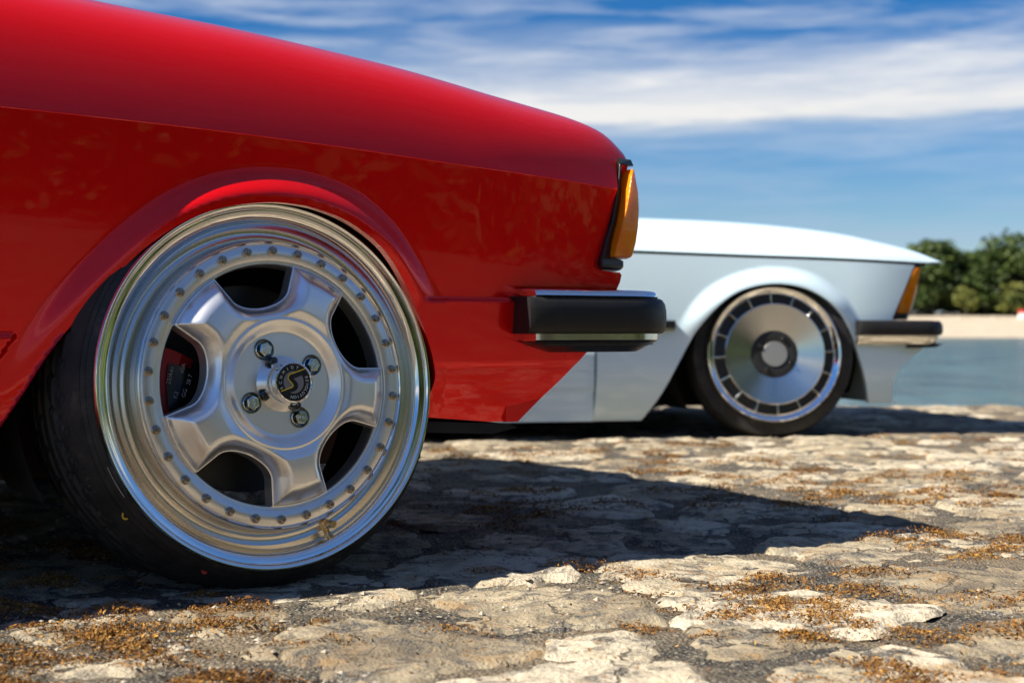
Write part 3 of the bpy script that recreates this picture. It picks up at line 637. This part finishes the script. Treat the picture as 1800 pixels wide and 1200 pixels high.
def turbine_wheel(car, loc, rot, rear=False):
    b = MB(); b.rev([(.196, -.018), (.199, -.010), (.2035, -.003), (.2035, .002), (.2010, .004), (.1960, .003), (.1900, -.001), (.1830, -.004), (.1812, -.008), (.1808, -.030)], 128)
    wheel = b.build('wheel', POLISH, car, angle=45); wheel.location = loc; wheel.rotation_euler = rot; wheel['label'] = 'turbine style wheel with brushed disc and ring of dark slots'
    b = MB(); b.rev([(.1535, -.020), (.1535, .008), (.1525, .0105), (.1505, .0112), (.0720, .0015), (.0700, .0008), (.0695, -.003)], 128); b.build('wheel_disc', BRUSHED, wheel, angle=8)
    b = MB(); b.rev([(.1820, -.018), (.152, -.018)], 96); b.rev([(.20, -.03), (.198, -.18)], 64); b.build('slot_back', BLACK, wheel)
    first = None
    for k in range(16):
        t = R(3 + 22.5 * k)
        if first is None:
            b = MB(); b.box((.1672, .006, 0), (.0290, .018, .0052)); first = o = b.build('fin', POLISH, wheel, angle=30)
            bv_ = first.modifiers.new('edge', 'BEVEL'); bv_.width = .001; bv_.segments = 2
        else: o = first.copy(); COL.objects.link(o)
        o.parent = wheel; o.rotation_euler = (0, -t, 0)
    b = MB(); b.rev([(.0700, .003), (.0690, .0055), (.060, .007), (.045, .006), (.038, .004)], 64); b.build('hub_plate', simple('hub_black', (.008, .008, .008), .5), wheel)
    b = MB(); b.rev([(.0385, .002), (.0380, .008), (.0370, .0092), (.0001, .0094)], 48); b.build('centre_cap', simple('cap_silver', (.40, .40, .39), .38, .8), wheel, angle=40)
    for k in range(4):
        t = R(20 + 90 * k - 48); b = MB(); b.rev([(.0070, .006), (.0070, .013), (.0060, .0145), (.0003, .0150)], 6, 0, (math.cos(t) * .0535, 0, math.sin(t) * .0535)); b.build('hub_bolt', simple('black_bolt', (.05, .05, .05), .25, .8), wheel, False)
    tyre(wheel, .2010, .2520, .200, .004)
    return wheel

# ------------------------------------------------------------------ car bodies
def car_body(root, W, S):
    """S: dict of the car's own lines (metres; X forward from the front hub, Z up, Y inward from the near side)"""
    pm = S['paint']; yp = S['plan']; zc = interp([tuple(p) for p in spline(S['crease'], .01)]); arch = spline(S['arch'], .006); fl = spline(S['flare'], .006); A = S['amp']; y0 = S['y0']
    poly = np.vstack([arch, fl[::-1]])
    zt = interp([tuple(p) for p in spline(S['top'], .01)])
    led = S.get('ledge')
    def yside(x, z):
        q = np.c_[x, z]; base = yp(x) + y0 + S['tumble'] * (zc(x) - z) + S['belly'] * (zc(x) - z) ** 2
        ins = inside(poly, q); da = pdist(arch, q, False); dc = pdist(fl, q, False); s = np.where(ins, dc / (da + dc + 1e-9), 0); s = np.where(da < 8e-4, np.maximum(s, dc / (da + dc + 1e-9)), s)
        near = np.where(~ins, np.exp(-(da / .01) ** 2) * 0, 0)
        g = S['g'](s) * S['fade'](x, z)
        if led:
            k = smooth(led[0] + .0035, led[0] - .0035, z) * (x > .2); lo_ = led[1] * k * smooth(.205, .215, x); base = base - np.where(z < led[0] + .02, np.maximum(A * g, lo_), A * g)
            k2 = smooth(.318, .311, z) * (x < -.20); base = base - np.where(ins, 0, .004) * k2
            vl = smooth(.276, .270, z) * smooth(.235, .262, x); base = base + .0022 * vl
        else: base = base - A * g
        low = np.clip(S['tuck'] - z, 0, 1); base = base + low * low * 1.6
        return base
    fn = lambda q: np.c_[q[:, 0], yside(q[:, 0], q[:, 1]), q[:, 1]]
    gap = S.get('gap', .0006)
    xs_ = np.linspace(S['door'] + .002, S['nose'][0][0], 40)
    outline = [(x, float(zc(x)) - gap) for x in xs_] + [p for p in S['nose'][1:]] + [tuple(p) for p in arch[::-1]] + [(arch[0][0] - .004, S['sill']), (S['door'] + .002, S['sill'])]
    lines = []
    if led: lines = [[(led[2] + .006, led[0] + d), (led[3], led[0] + d)] for d in (.004, -.004)] 
    lines += [[tuple(p) for p in fl[3:-3]]] if S.get('crisp') else []
    if 'gap' in S:
        xs2 = np.linspace(S['door'] - .1, S['bon_end'][0][0] - .01, 40); b = MB(); b.loft([[(x, yp(x) + y0 + .0035, zc(x) - gap - .002), (x, yp(x) + y0 + .0035, zc(x) + gap + .002), (x, yp(x) + y0 + .012, zc(x) + gap + .002), (x, yp(x) + y0 + .012, zc(x) - gap - .002)] for x in xs2]); b.build('bonnet_seal', BLACK, root, False)  # black strip added behind the bonnet gap to paint its shade
    fe = panel('front_fender', outline, fn, pm, root, S.get('step', .0075), .0045, lines=lines, rim=(0, .016, 0))
    mirrored(fe, 'front_fender', W, root)
    # bonnet: from the shoulder line over the crown to the far shoulder
    half = W / 2
    def bon(q):
        x, s = q[:, 0], q[:, 1]; s = np.clip(s, -.2, 2); sgn = s > half; t_ = np.where(sgn, W - s, s)
        z0 = zc(x) + gap; z3 = zt(x); h = z3 - z0; y00 = yp(x) + y0; cw = S['crown'](x)
        u = np.clip(t_ / S['turn'], -.05, 1); a, b_, c, d = (1 - u) ** 3, 3 * u * (1 - u) ** 2, 3 * u * u * (1 - u), u ** 3
        y = a * y00 + b_ * (y00 + S['lean'] * h) + c * (y00 + S['lean'] * h * 1.4 + .025) + d * (y00 + cw)
        z = a * z0 + b_ * (z0 + S['rise'] * h) + c * (z3 - .002) + d * z3
        fl_ = np.clip((t_ - S['turn']) / (half - S['turn']), 0, 1); y = np.where(t_ > S['turn'], y00 + cw + (half - y00 - cw) * fl_, y); z = np.where(t_ > S['turn'], z3 + .022 * (1 - (1 - fl_) ** 2), z)
        return np.c_[x, np.where(sgn, W - y, y), z]
    bo = [(S['door'] - .12, 0)] + [(x, 0) for x in np.linspace(S['door'], S['bon_end'][0][0], 30)] + [tuple(p) for p in S['bon_end'][1:]]
    bo = bo + [(x, W - s) for x, s in bo[::-1]]
    panel('bonnet', bo, bon, pm, root, .011, .007, rim=S.get('brim', (0, .004, -.012)))
    # dark inside: wheel housing, floor, bulkhead
    for yy, sg in ((0, 1), (W, -1)):
        b = MB(); rings = []
        for y in (.075, .31):
            rings.append([(math.cos(t) * (S['house']), yy + sg * y, .25 + math.sin(t) * (S['house'])) for t in np.radians(np.linspace(S['ha'][0], S['ha'][1], 40))])
        b.loft(rings, 0, False, False); b.build('wheel_house', [DARK], root)
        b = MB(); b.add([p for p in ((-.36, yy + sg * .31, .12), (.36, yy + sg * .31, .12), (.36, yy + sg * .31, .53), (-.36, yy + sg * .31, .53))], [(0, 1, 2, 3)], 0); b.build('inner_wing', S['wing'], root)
    return fe
def rear_body(root, W, S):
    pm = S['paint']; D = S['door']; y0 = S['y0']; zb = S['belt']; si = S['sill']; rx = -S['wb']; ra = S['rr']
    ysec = lambda z: y0 + .004 + .10 * np.clip(.45 - z, 0, 1) ** 2 + S['beltin'] * np.clip((z - S['shoulder']) / (zb - S['shoulder']), 0, 1.2) ** 2
    fn = lambda q: np.c_[q[:, 0], ysec(q[:, 1]) + S.get('crz', 0) * 0, q[:, 1]]
    cr = S['doorline']
    def fnl(q):
        y = ysec(q[:, 1]); y = y + .006 * smooth(cr + .004, cr - .004, q[:, 1]); return np.c_[q[:, 0], y, q[:, 1]]
    d2 = D - 1.12
    do = panel('door', [(D - .002, si + .001), (D - .002, zb), (d2 + .002, zb), (d2 + .002, si + .001)], fnl, pm, root, .03, .02, lines=[[(d2 + .01, cr + d), (D - .01, cr + d)] for d in (.004, -.004)], rim=(0, .015, 0)); mirrored(do, 'door', W, root)
    b = MB(); b.box(((D + d2) / 2 - .40, ysec(np.array(zb - .12)) - .012, zb - .12), (.16, .020, .022)); b.build('door_handle', BLACK, root)
    ar = [(rx + math.cos(t) * ra, .25 + math.sin(t) * ra) for t in np.radians(np.linspace(-35, 215, 50))]
    ar = [p for p in ar if p[1] > si]
    q = panel('rear_quarter', [(d2 - .002, si), (d2 - .002, zb), (rx - .55, zb - .02), (rx - .62, .5), (rx - .56, si + .05), (ar[-1][0], si + .01)] + ar[::-1][1:-1] + [(ar[0][0], si)], fnl, pm, root, .03, .015, rim=(0, .015, 0)); mirrored(q, 'rear_quarter', W, root)
    # closed tail, boot lid and cabin
    b = MB(); b.loft([[(rx - .60, y0 + S['beltin'], zb - .02), (rx - .60, W - y0 - S['beltin'], zb - .02), (rx - .55, W - y0 - .03, si + .06), (rx - .55, y0 + .03, si + .06)], [(rx - .62, y0 + .03, .5), (rx - .62, W - .05, .5), (rx - .60, W - .06, si + .1), (rx - .60, y0 + .06, si + .1)]]); b.build('tail_panel', pm, root, False)
    cb = S['cowl']; rf = S['roof_front']; rb = rx + .25; re = rx - .15; H = S['roof']; yi, yr = y0 + S['beltin'] - .004, y0 + .20; zl = zb - .004
    P = lambda x, y, z: (x, y, z)
    b = MB(); lo = [P(cb, yi, zl), P(cb, W - yi, zl), P(re, W - yi, zl), P(re, yi, zl)]; hi = [P(rf, yr, H), P(rf, W - yr, H), P(rb, W - yr, H), P(rb, yr, H)]
    top = [P(rf - .15, yr + .12, H + .03), P(rf - .15, W - yr - .12, H + .03), P(rb + .15, W - yr - .12, H + .03), P(rb + .15, yr + .12, H + .03)]
    b.loft([lo, hi, top]); b.build('cabin', pm, root, True, 20)
    def pane(nm, a, c, d, e):
        Q = [Vector(x) for x in (a, c, d, e)]; m_ = sum(Q, Vector()) / 4; n_ = (Q[1] - Q[0]).cross(Q[3] - Q[0]).normalized()
        if n_.dot(m_ - Vector(((cb + re) / 2, W / 2, zb))) < 0: n_ = -n_
        R_ = [m_ + (x - m_) * .86 for x in Q]; b = MB(); b.loft([[tuple(x + n_ * .001) for x in R_], [tuple(x + n_ * .006) for x in R_]]); b.build(nm, GLASS, root, False)
    pane('windscreen', lo[0], lo[1], hi[1], hi[0]); pane('rear_window', lo[2], lo[3], hi[3], hi[2])
    for k in (0, 1):
        A_, B_, C_, E_ = (lo[0], lo[3], hi[3], hi[0]) if k == 0 else (lo[1], lo[2], hi[2], hi[1]); l = lambda p, q, t: tuple(Vector(p).lerp(Vector(q), t))
        pane('side_window', A_, l(A_, B_, .55), l(E_, C_, .5), E_); pane('side_window', l(A_, B_, .57), B_, C_, l(E_, C_, .52))
    b = MB(); b.loft([[(re + .02, y0 + S['beltin'], zb - .004), (re + .02, W - y0 - S['beltin'], zb - .004), (rx - .60, W - y0 - S['beltin'], zb - .03), (rx - .60, y0 + S['beltin'], zb - .03)], [(re, y0 + .14, zb + .012), (re, W - y0 - .14, zb + .012), (rx - .58, W - y0 - .14, zb - .012), (rx - .58, y0 + .14, zb - .012)]]); b.build('boot_lid', pm, root, True, 30)
    b = MB(); b.box(((cb + D - .12) / 2, W / 2, zb - .03), (abs(D - .12 - cb) + .10, W - 2 * y0 - 2 * S['beltin'], .03)); b.build('cowl_panel', BLACK, root, False)
    b = MB(); b.box(((rx - .5 + S['fl_end']) / 2, W / 2, S['floor'] + .03), (S['fl_end'] - rx + .5, W - .66, .06)); b.box(((-.36 + rx + .3) / 2, W / 2, S['floor'] + .03), (-rx - .7, W - .16, .06)); b.box((.37, W / 2, .40), (.02, W - .16, .25)); b.box((-.37, W / 2, .36), (.02, W - .16, .36)); b.box((rx - .25, W / 2, .40), (.5, W - .70, .3)); b.build('underbody', DARK, root, False)

# ---- the red car
YAW = R(30)
red = tag(empty('red_car', (-.3005, 1.780, 0), YAW), 'glossy red lowered saloon with broad five spoke split rim wheel, nearest the camera', 'car')
W1 = 1.55
planR = lambda X: np.where(X < .3, 0, .10 * ((np.minimum(X, .9) - .3) / .55) ** 2)
SR = dict(paint=RED, plan=planR, y0=.015, amp=.027, tumble=.055, belly=.10, tuck=.27, lean=.10, rise=.62, turn=.30,
  crown=lambda x: .24 - .185 * smooth(.36, .57, x),
  crease=[(-.95, .592), (-.65, .586), (-.323, .577), (-.10, .569), (.1, .558), (.249, .547), (.414, .536), (.56, .526)],
  top=[(-1.0, .815), (-.7, .79), (-.4, .772), (-.133, .748), (-.0, .736), (.145, .718), (.232, .706), (.322, .690), (.40, .674), (.47, .653), (.52, .634), (.557, .616), (.578, .600), (.60, .580)],
  arch=[(-.405, .105), (-.367, .140), (-.327, .193), (-.296, .243), (-.265, .295), (-.226, .345), (-.186, .392), (-.153, .424), (-.111, .453), (-.062, .472), (-.010, .480), (.027, .4795), (.062, .474), (.104, .459), (.150, .429), (.185, .390), (.211, .348), (.230, .306), (.240, .276), (.243, .255), (.236, .232), (.226, .204)],
  flare=[(-.47, .120), (-.425, .155), (-.378, .210), (-.338, .262), (-.300, .318), (-.260, .372), (-.216, .420), (-.170, .462), (-.122, .495), (-.066, .518), (-.002, .528), (.064, .523), (.128, .502), (.178, .466), (.217, .418), (.243, .383), (.256, .364), (.264, .330), (.266, .290), (.262, .255), (.255, .225), (.246, .200)],
  g=lambda s: np.where(s > 0, .07 * s + .93 * smooth(.0, .80, s), 0), fade=lambda x, z: (.10 + .90 * smooth(-.36, -.08, x)) * np.where(x > .1, .38 + .62 * smooth(.345, .45, z), 1), crisp=True,
  step=.0052, door=-.62, sill=.105, nose=[(.5445, 0), (.531, .479), (.520, .440), (.5125, .424), (.5115, .418), (.515, .412), (.524, .4085), (.540, .407), (.556, .4065), (.560, .403), (.5575, .392), (.551, .380), (.545, .360), (.535, .315), (.505, .300), (.489, .287), (.455, .256), (.427, .233), (.395, .205), (.380, .193), (.34, .1935)],
  ledge=(.3635, .0115, .250, .53), bon_end=[(.5455, 0), (.5475, .030), (.5500, .065), (.5520, .085), (.5740, .085), (.5790, .15), (.5840, .30), (.5930, .775)],
  house=.295, ha=(-12, 208), wing=HOUSE, belt=.815, beltin=.085, shoulder=.587, wb=2.33, rr=.29, doorline=.50, cowl=-.80, roof_front=-1.38, roof=1.22, floor=.13, fl_end=.30)
car_body(red, W1, SR); rear_body(red, W1, SR)
split_rim_wheel(red, (.0045, .004, .2530), (R(-5.0), 0, R(6)))
def plain_wheel(root, loc, W, face):
    b = MB(); b.rev([(.2235, -.02), (.2275, .0), (.222, .004), (.206, -.01), (.192, -.025), (.180, -.015), (.178, .006), (.15, .006), (.14, .012), (.06, .018), (.001, .02)], 64); wh = b.build('wheel', POLISH, root, angle=35); wh.location = loc; wh.rotation_euler = (0, 0, face)
    tyre(wh, .2255, .2520, .205, 0); return wh
for y, fc in ((.02, 0), (W1 - .02, math.pi)): plain_wheel(red, (-SR['wb'], y, .252), W1, fc)
plain_wheel(red, (0, W1 - .01, .252), W1, math.pi)
# amber corner lamp with black housing
def corner_lamp(root, lv, hv, W, far=False):
    """lv: levels (z, xl, xr, yl, yr) of the lens, hv the same of the black bezel behind it"""
    out = []
    for nm, lev, m in (('indicator_housing', hv, BLACK), ('indicator_lens', lv, AMBER)):
        rings = []
        for z, xl, xr, yl, yr in lev:
            xm = xl + (xr - xl) * .66
            rings.append([(xl, yl, z), (xm, yl + (yr - yl) * .10, z), (xr, yl + (yr - yl) * .42, z), (xr - .002, yr, z), (xl, yr, z)])
        if far: rings = [[(x, W - y, z) for x, y, z in r] for r in rings]
        b = MB(); b.loft(rings); o = b.build(nm, m, root, True, 38); mo = o.modifiers.new('edge', 'BEVEL'); mo.width = .002; mo.segments = 2; mo.limit_method = 'ANGLE'; out.append(o)
    return out
lens = [(.428, .532, .586, .022, .13), (.432, .532, .589, .020, .13), (.450, .536, .594, .018, .13), (.474, .543, .597, .018, .13), (.500, .552, .5965, .020, .13), (.525, .5595, .593, .023, .13), (.545, .566, .588, .028, .13), (.559, .5715, .584, .032, .13)]
hous = [(.4095, .5145, .577, .030, .16), (.414, .5135, .583, .026, .16), (.4235, .5135, .583, .026, .16), (.428, .515, .560, .026, .16), (.45, .521, .556, .027, .16), (.479, .5325, .564, .028, .16), (.505, .539, .566, .030, .16), (.53, .5465, .568, .034, .16), (.560, .5525, .571, .038, .16), (.574, .5545, .573, .042, .16)]
for far in (False, True):
    corner_lamp(red, lens, hous, W1, far)
    Yf = (lambda y: W1 - y) if far else (lambda y: y)
    b = MB(); b.loft([[(.553, Yf(.040), .566), (.588, Yf(.055), .566), (.588, Yf(.14), .566), (.553, Yf(.14), .566)], [(.553, Yf(.040), .574), (.583, Yf(.055), .575), (.583, Yf(.14), .575), (.553, Yf(.14), .574)]]); b.build('housing_lip', BLACK, red, True, 40)
# nose: grille and headlamps (seen only from in front)
b = MB(); b.box((.545, W1 / 2, .490), (.02, W1 - .22, .165)); b.build('nose_backing', BLACK, red, False)
for k in range(7):
    b = MB(); b.box((.566, W1 / 2, .425 + k * .021), (.016, W1 - .66, .006)); b.build('grille_bar', BLACK, red, False)
for y in (.24, W1 - .24):
    b = MB(); rings = [[(x, y + math.cos(t) * r_, .492 + math.sin(t) * r_) for t in np.arange(32) * math.pi / 16] for x, r_ in ((.550, .080), (.572, .080), (.574, .074))]; b.loft(rings); b.build('headlamp', LAMPGLASS, red, True, 40)
def bumper(root, W, path, prof_parts):
    """sweep each closed profile [(out,z)] along the plan path (x,y,nx,ny)"""
    for nm, pr, m, ang in prof_parts:
        rings = []
        for i, (x, y, nx_, ny_) in enumerate(path):
            rings.append([(x + nx_ * o_, y + ny_ * o_, z) for o_, z in pr])
        b = MB(); b.loft(rings); b.build(nm, m, root, True, ang)
def wrap_path(x0, xf, yo, rad, W, lead):
    p = [(x0 + .004, yo + lead * .045, 0, -1), (x0, yo + lead * .030, 0, -1), (x0 + .003, yo + lead * .004, 0, -1), (x0 + .012, yo, 0, -1)] + [(x, yo, 0, -1) for x in np.linspace(x0 + .05, xf - rad, 4)]
    for t in np.radians(np.linspace(10, 90, 10)): p.append((xf - rad + math.sin(t) * rad, yo + rad - math.cos(t) * rad, math.sin(t), -math.cos(t)))
    m_ = [(x, W - y, a_, -b_) for x, y, a_, b_ in p[::-1]]
    mid = [(xf + .02 * math.sin(u * math.pi), yo + rad + (W - 2 * yo - 2 * rad) * u, 1, 0) for u in np.linspace(.08, .92, 9)]
    return p + mid + m_
path = wrap_path(.360, .616, -.004, .080, W1, 1)
bumper(red, W1, wrap_path(.385, .608, -.004, .075, W1, 1), [
  ('bumper_core', [(-.028, .370), (-.028, .300), (.008, .300), (.008, .370)], BLACK, 30)])
bumper(red, W1, path, [
  ('bumper_rubber', [(.000, .3165), (.016, .3165), (.0205, .3195), (.0228, .326), (.0235, .338), (.0232, .350), (.0212, .360), (.0165, .3665), (.010, .3685), (.000, .3685)], BLACKTRIM, 40)])
path2 = wrap_path(.372, .606, -.004, .075, W1, 1)
bumper(red, W1, path2, [('bumper_chrome', [(-.010, .3670), (.0150, .3678), (.0175, .3700), (.0165, .3740), (.0130, .3775), (.004, .3790), (-.010, .3790)], CHROME, 40),
  ('bumper_lower_chrome', [(-.012, .3060), (.014, .3060), (.0175, .3080), (.0175, .3165), (-.012, .3165)], DULL, 40)])
# the lower lip that tapers under the bumper
rings = []
for x, y, a_, b_ in path2:
    e = float(1 - smooth(.368, .410, np.array(x))) if (y < .2 or y > W1 - .2) else 0.0
    o1 = .0150 - .030 * (1 - e); zb_ = .3060 - .0150 * (1 - e) - .0006
    rings.append([(x + a_ * .0155, y + b_ * .0155, .3062), (x + a_ * o1, y + b_ * o1, zb_), (x - a_ * .045, y - b_ * .045, zb_), (x - a_ * .045, y - b_ * .045, .3062)])
b = MB(); b.loft(rings); b.build('bumper_underlip', BLACK, red, True, 40)  # black stands in for shaded ground mirrored in the chrome lip
# front apron between the fenders
b = MB(); b.loft([[(.545, y, .365), (.535, y, .315), (.489, y, .287), (.427, y, .233), (.380, y, .193), (.36, y, .193), (.36, y, .365)] for y in (.04, W1 - .04)]); b.build('front_apron', RED, red, True, 30)
b = MB(); b.loft([[(.365, y, .190), (.232, y, .197), (.232, y, .182), (.345, y, .176), (.385, y, .184)] for y in (.05, W1 - .05)]); b.build('splash_guard', DARK, red, True, 30)

# ---- the white car
YW = R(12)
white = tag(empty('white_car', (.795, 4.30, 0), YW), 'pale bluish white lowered saloon with turbine wheels, parked behind the red one', 'car')
W2 = 1.58
planW = lambda X: np.where(X < .25, 0, .09 * ((np.minimum(X, .8) - .25) / .45) ** 2)
SW = dict(paint=WHITE, plan=planW, y0=.014, amp=.021, tumble=-.09, belly=.20, tuck=.22, lean=.25, rise=.52, turn=.30,
  crown=lambda x: .24 - .10 * smooth(.35, .58, x),
  crease=[(-.95, .565), (-.65, .560), (-.425, .555), (-.113, .547), (.162, .541), (.445, .532), (.6, .529)],
  top=[(-1.0, .70), (-.7, .690), (-.5, .682), (-.388, .676), (-.16, .671), (.0, .664), (.121, .655), (.22, .645), (.313, .632), (.40, .614), (.468, .597), (.53, .577), (.575, .556), (.60, .541), (.62, .532)],
  arch=[(-.402, .052), (-.358, .121), (-.323, .188), (-.290, .250), (-.243, .330), (-.171, .408), (-.099, .447), (-.008, .463), (.083, .453), (.157, .419), (.213, .367), (.251, .306), (.279, .237), (.303, .167), (.325, .097)],
  flare=[(-.46, .056), (-.41, .14), (-.375, .210), (-.340, .280), (-.300, .357), (-.235, .438), (-.135, .494), (-.004, .520), (.125, .502), (.225, .440), (.275, .370), (.310, .30), (.335, .235), (.355, .165), (.370, .097)],
  g=lambda s: smooth(0, .96, s), fade=lambda x, z: smooth(.27, .42, z), gap=.0048, brim=(0, .011, -.001),
  door=-.556, sill=.052, nose=[(.478, 0), (.457, .488), (.436, .447), (.414, .405), (.392, .362), (.40, .340), (.54, .345), (.535, .30), (.509, .268), (.46, .238), (.425, .210), (.408, .188), (.400, .160), (.402, .129), (.410, .098), (.37, .0965)],
  bon_end=[(.530, 0), (.560, .02), (.590, .06), (.604, .13), (.611, .30), (.620, .79)],
  house=.300, ha=(-24, 214), wing=DARK, belt=.695, beltin=.065, shoulder=.560, wb=2.56, rr=.29, doorline=.150, cowl=-.86, roof_front=-1.55, roof=1.10, floor=.08, fl_end=.34)
car_body(white, W2, SW); rear_body(white, W2, SW)
turbine_wheel(white, (0, .004, .251), (R(-3.5), 0, R(-9)))
for y, fc in ((.02, 0), (W2 - .02, math.pi)): turbine_wheel(white, (-SW['wb'], y, .251), (0, 0, fc))
turbine_wheel(white, (0, W2 - .01, .251), (0, 0, math.pi))
wl = [(.376, .412, .480, .024, .12), (.381, .413, .483, .023, .12), (.42, .430, .494, .025, .12), (.46, .449, .504, .028, .12), (.50, .472, .511, .032, .12), (.518, .484, .513, .035, .12)]
wh_ = [(.356, .3935, .478, .026, .16), (.376, .402, .486, .028, .16), (.40, .414, .494, .030, .16), (.45, .438, .512, .034, .16), (.50, .465, .519, .040, .16), (.526, .481, .522, .044, .16)]
for far in (False, True): corner_lamp(white, wl, wh_, W2, far)
b = MB(); b.box((.48, W2 / 2, .445), (.03, W2 - .22, .165)); b.build('nose_backing', BLACK, white, False)
for k in range(6):
    b = MB(); b.box((.505, W2 / 2, .385 + k * .022), (.016, W2 - .62, .006)); b.build('grille_bar', BLACK, white, False)
for y in (.22, W2 - .22):
    b = MB(); rings = [[(x, y + math.cos(t) * r_, .445 + math.sin(t) * r_) for t in np.arange(32) * math.pi / 16] for x, r_ in ((.49, .070), (.513, .070), (.515, .064))]; b.loft(rings); b.build('headlamp', LAMPGLASS, white, True, 40)
pw = wrap_path(.262, .555, -.012, .075, W2, 1)
bumper(white, W2, pw, [
  ('bumper_rubber', [(-.015, .307), (.012, .307), (.020, .312), (.022, .325), (.020, .342), (.012, .352), (-.015, .354)], BLACKTRIM, 40),
  ('bumper_lower_chrome', [(-.020, .282), (-.002, .280), (.006, .290), (.008, .307), (-.020, .307)], DULL, 40)])
b = MB(); b.loft([[(.44, y, .282), (.555, y, .282), (.53, y, .270), (.44, y, .268)] for y in (-.002, W2 + .002)]); b.build('bumper_underlip', BLACK, white, True, 40)
b = MB(); b.loft([[(.53, y, .345), (.53, y, .30), (.504, y, .268), (.455, y, .238), (.42, y, .210), (.403, y, .188), (.395, y, .160), (.397, y, .129), (.405, y, .098), (.37, y, .098), (.37, y, .345)] for y in (.05, W2 - .05)]); b.build('front_apron', WHITE, white, True, 30)
b = MB(); b.box((-.43, -.006, .341), (.22, .022, .022)); b.box((-1.12, -.004, .341), (1.10, .022, .022)); b.build('side_rub_strip', BLACKTRIM, white, False)
b = MB(); b.box((-.43, -.004, .326), (.22, .016, .008)); b.build('rub_strip_reflection', DULL, white, False)  # pale strip stands in for the beige reflection under the rub strip
print('stones', nst, 'objects', len(SC.objects))
